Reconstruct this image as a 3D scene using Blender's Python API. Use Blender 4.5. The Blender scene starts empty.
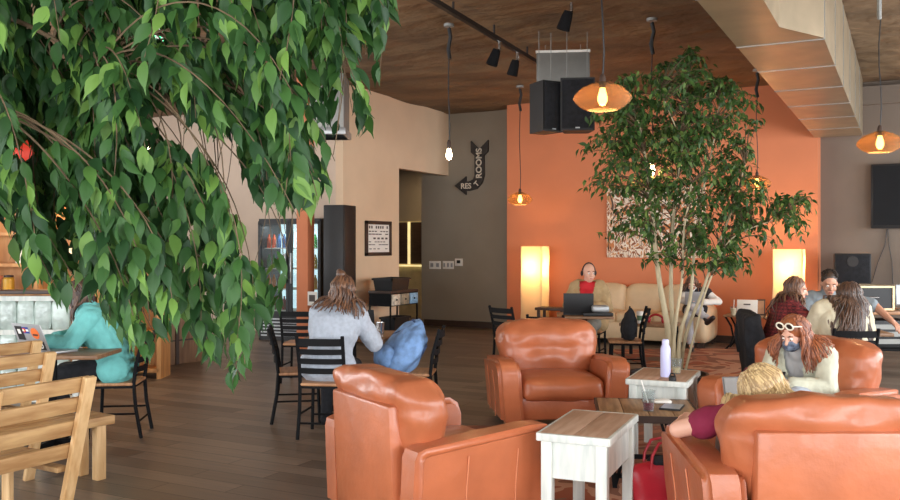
import bpy, bmesh, math, random
import numpy as np
from mathutils import Vector, Matrix, Euler, noise as mnoise
random.seed(7); RNG = np.random.default_rng(7)
C = bpy.context.scene.collection
PI = math.pi
# ------------------------------------------------------------------ camera frame
F, HZ, HC = 880.0, 244.0, 1.60
TH = math.atan2(456.0, F)
fw = Vector((-math.sin(TH), math.cos(TH), 0)); rt = Vector((math.cos(TH), math.sin(TH), 0))
def P(u, d, z=0.0):                       # right, forward, up from the viewer's feet
    v = fw*d + rt*u; return Vector((v.x, v.y, z))
def pd(px, d, z=0.0): return P((px-450)/F*d, d, z)
def pz(px, py, z=0.0): return pd(px, (HC-z)*F/(py-HZ), z)
def pyd(px, py, d): return pd(px, d, HC-(py-HZ)*d/F)
def onX(px, py, X):
    t = (px-450)/F; d = X/(fw.x+t*rt.x); return pyd(px, py, d)
def onY(px, py, Y):
    t = (px-450)/F; d = Y/(fw.y+t*rt.y); return pyd(px, py, d)
def yaw(fu, fd):                          # turn so that local -Y faces (right, forward)
    v = fw*fd + rt*fu; return math.atan2(v.x, -v.y)
cam = bpy.data.cameras.new('camera'); co = bpy.data.objects.new('camera', cam); C.objects.link(co)
cam.sensor_width = 36; cam.lens = F/900*36; cam.shift_y = (HZ-250)/900.0
co.location = (0, 0, HC); co.rotation_euler = (PI/2, 0, TH); cam.clip_end = 200
bpy.context.scene.camera = co
# ------------------------------------------------------------------ materials
def lin(c):
    return tuple(((x/255)/12.92 if x/255 <= .04045 else ((x/255+.055)/1.055)**2.4) for x in c)
MATS = {}
def mat(name, col, rough=.5, metal=0, var=.12, vs=6, bump=0, bs=40, trans=0, emit=0, stretch=None, col2=None, spec=.5, contrast=.3, coat=0, sheen=0, dist=.02):
    m = bpy.data.materials.new(name); m.use_nodes = True; MATS[name] = m
    nt = m.node_tree; n = nt.nodes; L = nt.links; b = n['Principled BSDF']
    b.inputs['Roughness'].default_value = rough; b.inputs['Metallic'].default_value = metal
    b.inputs['Specular IOR Level'].default_value = spec
    b.inputs['Coat Weight'].default_value = coat; b.inputs['Sheen Weight'].default_value = sheen
    c = lin(col)
    tc = n.new('ShaderNodeTexCoord'); mp = n.new('ShaderNodeMapping'); L.new(tc.outputs['Object'], mp.inputs[0])
    if stretch: mp.inputs['Scale'].default_value = stretch
    nz = n.new('ShaderNodeTexNoise'); nz.inputs['Scale'].default_value = vs; nz.inputs['Detail'].default_value = 5
    L.new(mp.outputs[0], nz.inputs['Vector'])
    rp = n.new('ShaderNodeValToRGB'); e = rp.color_ramp.elements
    c2 = lin(col2) if col2 else tuple(min(1, x*(1+var)) for x in c)
    c1 = c if col2 else tuple(x*(1-var) for x in c)
    e[0].position = .5-contrast/2; e[1].position = .5+contrast/2
    e[0].color = (*c1, 1); e[1].color = (*c2, 1)
    L.new(nz.outputs['Fac'], rp.inputs[0]); L.new(rp.outputs[0], b.inputs['Base Color'])
    if bump:
        n2 = n.new('ShaderNodeTexNoise'); n2.inputs['Scale'].default_value = bs; n2.inputs['Detail'].default_value = 4
        L.new(mp.outputs[0], n2.inputs['Vector'])
        bp = n.new('ShaderNodeBump'); bp.inputs['Strength'].default_value = bump; bp.inputs['Distance'].default_value = dist
        L.new(n2.outputs['Fac'], bp.inputs['Height']); L.new(bp.outputs[0], b.inputs['Normal'])
    if trans: b.inputs['Transmission Weight'].default_value = trans
    if emit:
        L.new(rp.outputs[0], b.inputs['Emission Color']); b.inputs['Emission Strength'].default_value = emit
    return m
def leafmat(name, a, b2, c3):
    m = bpy.data.materials.new(name); m.use_nodes = True; nt = m.node_tree; n = nt.nodes; L = nt.links
    b = n['Principled BSDF']; out = n['Material Output']
    g = n.new('ShaderNodeNewGeometry'); rp = n.new('ShaderNodeValToRGB'); e = rp.color_ramp.elements
    e[0].color = (*lin(a), 1); e[1].color = (*lin(c3), 1); e[1].position = 1; x = e.new(.75); x.color = (*lin(b2), 1)
    L.new(g.outputs['Random Per Island'], rp.inputs[0]); L.new(rp.outputs[0], b.inputs['Base Color'])
    b.inputs['Roughness'].default_value = .48; b.inputs['Specular IOR Level'].default_value = .28
    t = n.new('ShaderNodeBsdfTranslucent'); L.new(rp.outputs[0], t.inputs[0])
    mx = n.new('ShaderNodeMixShader'); mx.inputs[0].default_value = .3
    L.new(b.outputs[0], mx.inputs[1]); L.new(t.outputs[0], mx.inputs[2]); L.new(mx.outputs[0], out.inputs[0]); return m
def glassmat(name, col, rough=.02, clear=.75, top=.5):
    m = bpy.data.materials.new(name); m.use_nodes = True; nt = m.node_tree; n = nt.nodes; L = nt.links; out = n['Material Output']
    b = n['Principled BSDF']; b.inputs['Base Color'].default_value = (*(tuple(x*.6 for x in lin(col))), 1); b.inputs['Roughness'].default_value = rough
    t = n.new('ShaderNodeBsdfTransparent'); t.inputs[0].default_value = (*lin(col), 1)
    lw = n.new('ShaderNodeLayerWeight'); lw.inputs[0].default_value = .35
    mm = n.new('ShaderNodeMapRange'); mm.inputs['To Min'].default_value = 1-clear; mm.inputs['To Max'].default_value = top
    L.new(lw.outputs['Facing'], mm.inputs[0])
    mx = n.new('ShaderNodeMixShader'); L.new(mm.outputs[0], mx.inputs[0]); L.new(t.outputs[0], mx.inputs[1]); L.new(b.outputs[0], mx.inputs[2])
    L.new(mx.outputs[0], out.inputs[0]); return m
def plankfloor():
    m = bpy.data.materials.new('wood_planks'); m.use_nodes = True; nt = m.node_tree; n = nt.nodes; L = nt.links; b = n['Principled BSDF']
    tc = n.new('ShaderNodeTexCoord'); br = n.new('ShaderNodeTexBrick')
    br.offset = .37; br.inputs['Scale'].default_value = 1; br.inputs['Brick Width'].default_value = 1.3; br.inputs['Row Height'].default_value = .19
    br.inputs['Mortar Size'].default_value = .003; br.inputs['Bias'].default_value = 0
    br.inputs['Color1'].default_value = (*lin((136, 119, 104)), 1); br.inputs['Color2'].default_value = (*lin((100, 86, 74)), 1); br.inputs['Mortar'].default_value = (*lin((40, 32, 27)), 1)
    L.new(tc.outputs['Object'], br.inputs['Vector'])
    mp = n.new('ShaderNodeMapping'); mp.inputs['Scale'].default_value = (1.2, 14, 1); L.new(tc.outputs['Object'], mp.inputs[0])
    nz = n.new('ShaderNodeTexNoise'); nz.inputs['Scale'].default_value = 2; nz.inputs['Detail'].default_value = 6; L.new(mp.outputs[0], nz.inputs['Vector'])
    mx = n.new('ShaderNodeMix'); mx.data_type = 'RGBA'; mx.blend_type = 'OVERLAY'; mx.inputs[0].default_value = .55
    L.new(br.outputs['Color'], mx.inputs[6]); L.new(nz.outputs['Fac'], mx.inputs[7]); L.new(mx.outputs[2], b.inputs['Base Color'])
    mr = n.new('ShaderNodeMapRange'); mr.inputs['To Min'].default_value = .3; mr.inputs['To Max'].default_value = .5; L.new(nz.outputs['Fac'], mr.inputs[0]); L.new(mr.outputs[0], b.inputs['Roughness'])
    bp = n.new('ShaderNodeBump'); bp.inputs['Strength'].default_value = .12; bp.inputs['Distance'].default_value = .01; L.new(nz.outputs['Fac'], bp.inputs['Height']); L.new(bp.outputs[0], b.inputs['Normal'])
    return m
def rampmat(name, cols, scale, kind='noise', rough=.8, stretch=None, sharp=True, distort=0):
    m = bpy.data.materials.new(name); m.use_nodes = True; nt = m.node_tree; n = nt.nodes; L = nt.links; b = n['Principled BSDF']; b.inputs['Roughness'].default_value = rough
    tc = n.new('ShaderNodeTexCoord'); mp = n.new('ShaderNodeMapping'); L.new(tc.outputs['Object'], mp.inputs[0])
    if stretch: mp.inputs['Scale'].default_value = stretch
    if kind == 'noise':
        t = n.new('ShaderNodeTexNoise'); t.inputs['Scale'].default_value = scale; t.inputs['Detail'].default_value = 3; t.inputs['Distortion'].default_value = distort; o = t.outputs['Fac']
    elif kind == 'voronoi':
        t = n.new('ShaderNodeTexVoronoi'); t.inputs['Scale'].default_value = scale; s = n.new('ShaderNodeSeparateColor'); L.new(t.outputs['Color'], s.inputs[0]); o = s.outputs[0]
    elif kind == 'check':
        t = n.new('ShaderNodeTexWave'); t.inputs['Scale'].default_value = scale; t2 = n.new('ShaderNodeTexWave'); t2.bands_direction = 'Z'; t2.inputs['Scale'].default_value = scale
        a = n.new('ShaderNodeMath'); a.operation = 'ADD'; a2 = n.new('ShaderNodeMath'); a2.operation = 'MULTIPLY'; a2.inputs[1].default_value = .5
        L.new(mp.outputs[0], t2.inputs['Vector']); L.new(t.outputs['Fac'], a.inputs[0]); L.new(t2.outputs['Fac'], a.inputs[1]); L.new(a.outputs[0], a2.inputs[0]); o = a2.outputs[0]
    L.new(mp.outputs[0], t.inputs['Vector'])
    rp = n.new('ShaderNodeValToRGB'); e = rp.color_ramp.elements
    if sharp: rp.color_ramp.interpolation = 'CONSTANT'
    while len(e) < len(cols): e.new(.5)
    lo, hi = (.3, .7) if kind == 'noise' else (0, 1)
    for i, c in enumerate(cols):
        e[i].position = lo+(hi-lo)*i/len(cols); e[i].color = (*lin(c), 1)
    L.new(o, rp.inputs[0]); L.new(rp.outputs[0], b.inputs['Base Color']); return m

M = dict(
 floor=plankfloor(),
 ceiling=mat('brown_ceiling', (120, 96, 70), .7, var=.3, vs=.9, bump=.8, bs=1.5, dist=.2, stretch=(1, 1.4, 1)),
 cream=mat('cream_paint', (226, 198, 166), .8, var=.03, vs=2), kitchen=mat('pale_paint', (222, 200, 180), .8, var=.04, vs=2),
 grey=mat('grey_paint', (146, 136, 120), .8, var=.04, vs=2), grey2=mat('warm_grey_paint', (124, 111, 99), .8, var=.05, vs=2),
 orange=mat('orange_paint', (212, 130, 90), .75, var=.03, vs=2), darkwood=mat('dark_wood', (62, 44, 34), .5, var=.25, vs=8, stretch=(1, 1, 6)),
 leather=mat('tan_leather', (180, 102, 66), .36, var=.14, vs=3, bump=.18, bs=9, dist=.03, spec=.5, coat=.1),
 white=mat('whitewashed_wood', (222, 224, 216), .6, var=.1, vs=6, stretch=(4, 4, .6), col2=(196, 202, 196)),
 topwood=mat('weathered_plank', (196, 162, 138), .6, vs=4, stretch=(7, .8, 7), col2=(176, 140, 114)),
 rustic=mat('rustic_brown_plank', (176, 142, 106), .45, vs=4, stretch=(9, .9, 9), col2=(132, 102, 74)),
 paleplank=mat('pale_plank', (200, 162, 112), .55, vs=3, stretch=(1.2, 8, 8), col2=(166, 124, 80)),
 palestile=mat('pale_upright_plank', (222, 186, 136), .55, vs=3, stretch=(8, 8, 1), col2=(196, 152, 100)),
 seatwood=mat('honey_wood', (190, 140, 98), .45, vs=5, stretch=(1, 8, 1), col2=(160, 112, 76)),
 tabletop=mat('brown_table_top', (150, 112, 80), .45, vs=5, stretch=(1, 8, 1), col2=(120, 88, 62)),
 black=mat('black_metal', (18, 18, 20), .65, spec=.15, var=.15, vs=10), blackp=mat('black_plastic', (24, 24, 26), .5, var=.15, vs=10),
 cloth_black=mat('black_cloth', (26, 27, 32), .9, var=.3, vs=20, bump=.3, bs=60),
 steel=mat('galvanised_steel', (190, 174, 148), .4, metal=.85, var=.1, vs=3, bump=.1, bs=3),
 greymetal=mat('grey_sheet', (150, 150, 146), .5, metal=.35, var=.06), chrome=mat('chrome', (220, 220, 220), .15, metal=1, var=.02),
 sofa=mat('cream_leather', (222, 196, 158), .45, var=.06, vs=4, bump=.12, bs=8, dist=.03),
 paper=mat('white_card', (238, 234, 226), .7, var=.03), silver=mat('silver_lid', (170, 172, 174), .35, metal=.5, var=.04),
 green=leafmat('ficus_leaf', (32, 62, 34), (60, 98, 46), (112, 148, 68)), green2=leafmat('weeping_leaf', (44, 70, 34), (74, 104, 50), (120, 144, 74)),
 bark=mat('pale_bark', (186, 172, 140), .8, var=.15, vs=14, stretch=(1, 1, .3), bump=.3), twig=mat('brown_twig', (96, 78, 56), .8, var=.2, vs=14),
 soil=mat('dark_soil', (46, 36, 28), .95, var=.4, vs=30, bump=.6), terracotta=mat('terracotta', (196, 108, 66), .8, var=.1, vs=10),
 skin=mat('skin', (226, 174, 150), .5, var=.05, vs=8), skin2=mat('tanned_skin', (200, 148, 122), .5, var=.05, vs=8),
 pink=mat('lip', (176, 96, 90), .5), eyew=mat('eye_dark', (42, 34, 30), .2), 
 amber=glassmat('amber_glass', (226, 200, 160), .1, .86, .5), clear=glassmat('clear_glass', (240, 243, 243), .03, .94, .4), 
 rail=mat('track_black', (30, 24, 22), .5),
)
def bulbmat():
    m = bpy.data.materials.new('lit_bulb'); m.use_nodes = True; b = m.node_tree.nodes['Principled BSDF']
    b.inputs['Base Color'].default_value = (1, .8, .5, 1); b.inputs['Emission Color'].default_value = (1, .74, .42, 1); b.inputs['Emission Strength'].default_value = 18; return m
M['bulb'] = bulbmat()
# ------------------------------------------------------------------ mesh helpers
def new(name, me, parent=None, loc=(0, 0, 0), rz=0):
    o = bpy.data.objects.new(name, me); C.objects.link(o); o.location = loc; o.rotation_euler = (0, 0, rz)
    if parent is not None: o.parent = parent
    return o
def tag(o, label, cat, group=None, kind=None):
    o['label'] = label; o['category'] = cat
    if group: o['group'] = group
    if kind: o['kind'] = kind
    return o
def thing(name, label, cat, loc=(0, 0, 0), rz=0, group=None):
    return tag(new(name, None, None, loc, rz), label, cat, group)
class B:
    """collects shapes into one bmesh"""
    def __init__(s): s.bm = bmesh.new()
    def _tf(s, vs, mt):
        for v in vs: v.co = mt @ v.co
    def box(s, c, size, rot=(0, 0, 0), bev=0, seg=2):
        t = bmesh.new(); bmesh.ops.create_cube(t, size=1)
        for v in t.verts: v.co = Vector((v.co.x*size[0], v.co.y*size[1], v.co.z*size[2]))
        if bev: bmesh.ops.bevel(t, geom=t.edges[:], offset=bev, segments=seg, affect='EDGES', profile=.5)
        return s.merge(t, Matrix.Translation(c) @ Euler(rot).to_matrix().to_4x4())
    def merge(s, t, mt=Matrix()):
        for v in t.verts: v.co = mt @ v.co
        me = bpy.data.meshes.new('t'); t.to_mesh(me); t.free(); s.bm.from_mesh(me); bpy.data.meshes.remove(me); return s
    def bar(s, a, b, w, h, bev=0):            # rectangular bar from a to b
        a, b = Vector(a), Vector(b); d = b-a
        q = d.to_track_quat('Z', 'Y'); t = bmesh.new(); bmesh.ops.create_cube(t, size=1)
        for v in t.verts: v.co = Vector((v.co.x*w, v.co.y*h, v.co.z*d.length))
        if bev: bmesh.ops.bevel(t, geom=t.edges[:], offset=bev, segments=1, affect='EDGES')
        return s.merge(t, Matrix.Translation((a+b)/2) @ q.to_matrix().to_4x4())
    def tube(s, pts, r, n=8, cap=True):
        pts = [Vector(p) for p in pts]; rs = r if isinstance(r, (list, tuple)) else [r]*len(pts)
        bm = s.bm; rings = []; ref = None
        for i, p in enumerate(pts):
            d = (pts[min(i+1, len(pts)-1)]-pts[max(i-1, 0)]).normalized()
            if ref is None: ref = Vector((0, 0, 1)) if abs(d.z) < .9 else Vector((1, 0, 0))
            x = d.cross(ref).normalized(); y = x.cross(d).normalized(); ref = y if abs(y.dot(d)) < .9 else ref
            rings.append([bm.verts.new(p+(x*math.cos(2*PI*k/n)+y*math.sin(2*PI*k/n))*rs[i]) for k in range(n)])
        for a, b in zip(rings, rings[1:]):
            for k in range(n): bm.faces.new((a[k], b[k], b[(k+1) % n], a[(k+1) % n]))
        if cap: bm.faces.new(rings[0]); bm.faces.new(rings[-1][::-1])
        return s
    def lathe(s, prof, n=24, c=(0, 0, 0)):    # profile of (r, z)
        bm = s.bm; rings = []; c = Vector(c)
        for r, z in prof:
            rings.append([bm.verts.new(c+Vector((r*math.cos(2*PI*k/n), r*math.sin(2*PI*k/n), z))) for k in range(n)] if r > 1e-5 else [bm.verts.new(c+Vector((0, 0, z)))])
        for a, b in zip(rings, rings[1:]):
            for k in range(n):
                k2 = (k+1) % n
                q = [a[k % len(a)], a[k2 % len(a)], b[k2 % len(b)], b[k % len(b)]]
                q = list(dict.fromkeys(q))
                if len(q) > 2: bm.faces.new(q)
        return s
    def prism(s, poly, z0, z1, mt=Matrix()):
        t = bmesh.new(); a = [t.verts.new((x, y, z0)) for x, y in poly]; b = [t.verts.new((x, y, z1)) for x, y in poly]
        t.faces.new(a[::-1]); t.faces.new(b)
        for i in range(len(a)): j = (i+1) % len(a); t.faces.new((a[i], a[j], b[j], b[i]))
        bmesh.ops.triangulate(t, faces=[f for f in t.faces if len(f.verts) > 4])
        return s.merge(t, mt)
    def sph(s, c, r, n=12, scale=(1, 1, 1)):
        t = bmesh.new(); bmesh.ops.create_uvsphere(t, u_segments=n, v_segments=max(6, n*2//3), radius=r)
        return s.merge(t, Matrix.Translation(c) @ Matrix.Diagonal((*scale, 1)))
    def cushion(s, c, size, r, n=14, puff=.0, wr=0, rot=(0, 0, 0), seed=0, tuft=None):
        t = bmesh.new(); bmesh.ops.create_cube(t, size=2)
        bmesh.ops.subdivide_edges(t, edges=t.edges[:], cuts=n, use_grid_fill=True)
        h = Vector(size)/2
        for v in t.verts:
            p = Vector((math.copysign(abs(v.co.x)**.85, v.co.x)*h.x, math.copysign(abs(v.co.y)**.85, v.co.y)*h.y, math.copysign(abs(v.co.z)**.85, v.co.z)*h.z))
            inn = Vector([max(-(h[i]-r), min(h[i]-r, p[i])) for i in range(3)])
            dlt = p-inn
            q = inn+dlt.normalized()*r if dlt.length > 1e-6 else p
            for i in range(3):
                j, k = (i+1) % 3, (i+2) % 3
                w = max(0, 1-(q[j]/h[j])**2)*max(0, 1-(q[k]/h[k])**2)
                q[i] += puff*math.copysign(w, q[i])*(abs(q[i])/h[i])
            if tuft:
                for (tx, tz, dep, wid) in tuft:
                    g = math.exp(-(((q.x-tx)/wid)**2+((q.z-tz)/wid)**2)); q.y -= math.copysign(dep*g, q.y)
            if wr:
                q += q.normalized()*wr*(mnoise.noise(q*7+Vector((seed, 0, 0)))+.5*abs(mnoise.noise(Vector((q.x*16, q.y*6, q.z*9+seed)))))
            v.co = q
        return s.merge(t, Matrix.Translation(c) @ Euler(rot).to_matrix().to_4x4())
    def build(s, name, m, parent=None, smooth=True, loc=(0, 0, 0), rz=0, label=None, ang=35):
        me = bpy.data.meshes.new(name); bmesh.ops.recalc_face_normals(s.bm, faces=s.bm.faces[:]); s.bm.to_mesh(me); s.bm.free()
        for mm in (m if isinstance(m, (list, tuple)) else [m]): me.materials.append(mm)
        if smooth:
            for p in me.polygons: p.use_smooth = True
            me.set_sharp_from_angle(angle=math.radians(ang))
        o = new(name, me, parent, loc, rz)
        if label: o['label'] = label
        return o
def dup(root, loc, rz, label, group=None):
    r = root.copy(); C.objects.link(r); r.location = loc; r.rotation_euler = (0, 0, rz); r['label'] = label
    if group: r['group'] = group
    for ch in root.children:
        c = ch.copy(); C.objects.link(c); c.parent = r
        for g in ch.children:
            e = g.copy(); C.objects.link(e); e.parent = c
    return r
def struct(o): o['kind'] = 'structure'; return o
def text(s, size, m, parent, loc, rot, name='lettering', depth=.004, bold=0, shear=0):
    cu = bpy.data.curves.new(name, 'FONT'); cu.body = s; cu.size = size; cu.extrude = depth; cu.offset = bold; cu.align_x = 'CENTER'; cu.align_y = 'CENTER'
    t = bpy.data.objects.new(name, cu); C.objects.link(t); dg = bpy.context.evaluated_depsgraph_get()
    me = bpy.data.meshes.new_from_object(t.evaluated_get(dg)); bpy.data.objects.remove(t); me.materials.append(m)
    o = new(name, me, parent, loc); o.rotation_euler = rot; return o
def light(kind, name, loc, energy, col=(1, 1, 1), **k):
    l = bpy.data.lights.new(name, kind); l.energy = energy; l.color = col
    for a, b in k.items(): setattr(l, a, b)
    o = bpy.data.objects.new(name, l); C.objects.link(o); o.location = loc; return o
EXPO = 0.12
# ------------------------------------------------------------------ the room
CE = 4.10; XC = -7.9; YB = 15.18; YO = 14.68; YK = 12.8; XL = -15.0; XR = 4.0; YR = -3.0
def slab(name, c, size, m, rot=(0, 0, 0)): return struct(B().box(c, size, rot).build(name, m, smooth=False))
slab('floor', ((XL+XR)/2, 7, -.05), (XR-XL+.6, 23, .1), M['floor'])
b = B(); bm = b.bm                                                   # sagging brown ceiling
nx, ny = 120, 130; g = []
for j in range(ny+1):
    for i in range(nx+1):
        x = XL-.2+(XR-XL+.4)*i/nx; y = YR-.2+(19.4+.4)*j/ny
        w = mnoise.noise(Vector((x*.55+y*.25, y*1.0-x*.35, 3)))*.5+.3*abs(mnoise.noise(Vector((x*1.1+y*.9, y*1.7-x*.8, 9))))
        g.append(bm.verts.new((x, y, CE+.02+.10*w)))
for j in range(ny):
    for i in range(nx): k = j*(nx+1)+i; bm.faces.new((g[k], g[k+1], g[k+nx+2], g[k+nx+1]))
struct(b.build('ceiling', M['ceiling'], ang=180))
slab('ceiling_slab', ((XL+XR)/2, 7, CE+.3), (XR-XL+.6, 21, .1), M['grey'])
xgl = -8.5; X1 = -6.44; X2 = -1.21
slab('wall_back_left', ((xgl+X1)/2, YB+.1, CE/2), (X1-xgl, .2, CE+.16), M['grey'])
slab('wall_back_right', ((X2+XR)/2, YB+.1, CE/2), (XR-X2, .2, CE+.16), M['grey2'])
slab('wall_back_center', ((X1+X2)/2, YO+.35, CE/2), (X2-X1, .7, CE+.16), M['orange'])
b = B()                                                              # cream partition with the opening to the hallway
b.box((XC-.07, (11.57+13.3)/2, CE/2), (.14, 13.3-11.57, CE+.16)); b.box((XC-.07, (13.3+YB)/2, (2.93+CE+.08)/2), (.14, YB-13.3, CE+.08-2.93))
struct(b.build('wall_partition', M['cream'], smooth=False))
slab('wall_kitchen', ((XL+XC-.14)/2, YK+.1, CE/2), (XC-.14-XL, .2, CE+.16), M['kitchen'])
slab('wall_hallway', (-11, 16.8, CE/2), (5.2, .1, CE), M['grey'])
slab('wall_hallway_end', (-13.5, 14.9, CE/2), (.1, 4, CE), M['grey'])
slab('ceiling_hallway', (-10.8, 15, 3.35), (5.6, 3.7, .06), M['grey'])
# window walls on the unseen sides of the room
def window_wall(name, a, bpt, ops, wname):
    a, bpt = Vector(a), Vector(bpt); L = (bpt-a).length; d = (bpt-a).normalized(); ang = math.atan2(d.y, d.x); b = B(); cur = 0
    for (s, e, z0, z1) in ops+[(L, L, 0, 0)]:
        if s-cur > .01: b.box((cur+(s-cur)/2, 0, CE/2), (s-cur, .2, CE+.16))
        if e > s:
            b.box(((s+e)/2, 0, z0/2), (e-s, .2, z0)); b.box(((s+e)/2, 0, (z1+CE+.08)/2), (e-s, .2, CE+.08-z1))
        cur = e
    struct(b.build(name, M['kitchen'], smooth=False, loc=a, rz=ang))
    for i, (s, e, z0, z1) in enumerate(ops):
        f = B(); w = e-s; h = z1-z0
        for x in (.04, w/2, w-.04): f.box((s+x, 0, (z0+z1)/2), (.07, .1, h))
        for z in (z0+.04, z0+h*.7, z1-.04): f.box(((s+e)/2, 0, z), (w, .1, .07))
        struct(f.build(wname+str(i+1), M['black'], smooth=False, loc=a, rz=ang))
        mid = a+d*((s+e)/2); n = Vector((-d.y, d.x, 0))
        o = light('AREA', 'daylight', (mid.x-n.x*.25, mid.y-n.y*.25, (z0+z1)/2), DAY*w*h, DAYC, shape='RECTANGLE', size=w*.95, size_y=h*.95)
        o.rotation_euler = (n*-1).to_track_quat('Z', 'Y').to_euler(); o.data.cycles.max_bounces = 1024
DAY = 31; DAYC = (.93, .97, 1.0)
window_wall('wall_front', (XR, YR, 0), (XL, YR, 0), [], 'window_') if False else None
window_wall('wall_front', (XL, YR, 0), (XR, YR, 0), [(.8+i*3.0, 3.2+i*3.0, .4, 3.3) for i in range(6)], 'window_front_')
window_wall('wall_right', (XR, YR, 0), (XR, YB+.2, 0), [(.8+i*3.5, 3.6+i*3.5, .5, 3.3) for i in range(5)], 'window_right_')  # unseen openings; the two farthest are added to brighten the back walls
window_wall('wall_left', (XL, YK+.2, 0), (XL, YR, 0), [(5.2+i*3.2, 7.8+i*3.2, .6, 3.3) for i in range(3)], 'window_left_')
for nm, c, s in (('baseboard_back_left', ((-7.7+X1)/2-.35, YB-.015, .06), (X1-xgl-.05, .03, .12)), ('baseboard_back_center', ((X1+X2)/2, YO-.015, .06), (X2-X1, .03, .12)),
                 ('baseboard_back_right', ((X2+XR)/2, YB-.015, .06), (XR-X2, .03, .12)), ('baseboard_partition', (XC+.015, 12.43, .05), (.03, 1.7, .1))):
    slab(nm, c, s, M['darkwood'])
slab('trim_back_right', ((X2+XR)/2, YB-.06, CE-.2), (XR-X2, .12, .28), M['grey2'])
# lit cabinets at the end of the hallway
h = thing('hallway_cabinet', 'tall dark hallway cabinet with lit edge, seen through the opening beside the partition', 'cabinet', onY(411, 300, 16.7)*1)
h.location.z = 0
B().box((0, 0, 1.05), (1.5, .1, 2.1)).build('body', mat('pale_olive', (206, 192, 150), .7), h); 
for x in (-.36, .36): B().box((x, -.07, 1.62), (.66, .03, .9), bev=.01).build('door', M['darkwood'], h)
wl = mat('warm_strip', (255, 226, 160), emit=.9); MATS['warm']=wl
B().box((0, -.1, 1.13), (1.5, .04, .035)).build('light_strip', wl, h); B().box((0, -.09, 1.62), (.05, .03, .92)).build('light_strip', wl, h)
light('AREA', 'hallway_light', (-8.9, 15.9, 3.2), 14, (1, .72, .42), size=.6)
# orange post by the cooler
q = pd(305.5, 13.4); struct(B().box((0, 0, CE/2), (.2, .2, CE+.1), bev=.01).build('column_orange', M['orange'], loc=q, rz=TH*.2))
# ------------------------------------------------------------------ wall things
def switch(px0, px1, py0, py1, label, n):
    a, c = onY(px0, py0, YB), onY(px1, py1, YB); w = c.x-a.x; hh = a.z-c.z
    t = thing('light_switch_plate', label, 'light switch', ((a.x+c.x)/2, YB, c.z), 0, 'switch plates on the grey wall')
    B().box((0, -.008, hh/2), (w, .016, hh), bev=.004).build('plate', M['paper'], t)
    for i in range(n): B().box((-w/2+w*(i+.5)/n, -.02, hh/2), (w/n*.5, .012, hh*.5), bev=.003).build('rocker', M['silver'], t)
switch(429.5, 441, 261, 269, 'white wall switch plate nearest the hallway opening', 2); switch(443, 454, 261, 269, 'white wall switch plate next to the thermostat', 3)
a, c = onY(455.5, 258.5, YB), onY(463, 266, YB)
t = thing('thermostat', 'small white thermostat with dark screen right of the switch plates', 'thermostat', ((a.x+c.x)/2, YB, c.z))
B().box((0, -.015, (a.z-c.z)/2), (c.x-a.x, .03, a.z-c.z), bev=.006).build('body', M['paper'], t); B().box((0, -.032, (a.z-c.z)/2+.01), (.075, .006, .06)).build('screen', M['blackp'], t)
# restrooms arrow sign
def SG(x, y): v = onY(x, y, YB); return (v.x, v.z)
o0 = SG(473, 168)
def sp(x, y): v = SG(x, y); return (v[0]-o0[0], v[1]-o0[1])
sgn = thing('restroom_sign', 'black bent arrow RESTROOMS sign with pale letters on grey wall', 'sign', (o0[0], YB, o0[1]))
out = [(471.8, 141), (480, 149.5), (489, 140), (489, 151.5), (485, 155.5), (485, 176), (483, 183), (478, 189), (470, 191), (467, 191), (467, 195), (455.5, 186), (467, 176.5), (467, 181.5), (470, 181.5), (474, 179.5), (475.5, 176), (475.5, 156), (471.8, 152.5)]
pol = [sp(*p) for p in out]; RX = Matrix.Rotation(PI/2, 4, 'X')
B().prism(pol, 0.01, .05, RX).build('panel', mat('sign_black', (44, 38, 34), .6, var=.3, vs=12), sgn, smooth=False)
lm = mat('sign_cream', (214, 204, 186), .6, var=.15, vs=20)
x, z = sp(480.3, 163.5); text('ROOMS', .165, lm, sgn, (x, -.055, z), (PI/2, math.radians(-90), 0), bold=.004)
bpy.data.objects[-1] if False else None
x, z = sp(467.2, 186.4); text('RES', .145, lm, sgn, (x, -.055, z), (PI/2, 0, 0), bold=.003)
x, z = sp(477.9, 184.2); text('T', .14, lm, sgn, (x, -.055, z), (PI/2, math.radians(-45), 0), bold=.003)
# framed notice on the cream partition
a, c = onX(364.5, 220.5, XC), onX(390, 255.5, XC); w = c.y-a.y; hh = a.z-c.z
pf = thing('framed_notice', 'dark framed typographic poster on cream partition wall', 'framed poster', (XC, (a.y+c.y)/2, c.z), PI/2)
f = B()
for xx in (-w/2+.03, w/2-.03): f.box((xx, -.02, hh/2), (.06, .04, hh), bev=.006)
for zz in (.03, hh-.03): f.box((0, -.02, zz), (w, .04, .06), bev=.006)
f.build('frame', M['darkwood'], pf); B().box((0, -.012, hh/2), (w-.1, .012, hh-.1)).build('print', M['paper'], pf)
inkm = mat('ink_grey', (90, 82, 78), .8)
f = B()
for r, (zz, th, n) in enumerate([(.82, .045, 9), (.70, .018, 7), (.62, .018, 6), (.5, .03, 5), (.40, .014, 7), (.32, .014, 6), (.2, .014, 5)]):
    ww = (w-.18)/n
    for i in range(n):
        if (i*7+r*3) % 5 != 4: f.box((-w/2+.09+ww*(i+.5), -.02, hh*zz), (ww*(.55+.3*((i*3+r) % 3)/2), .004, th))
f.build('lettering', inkm, pf, smooth=False)
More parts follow.
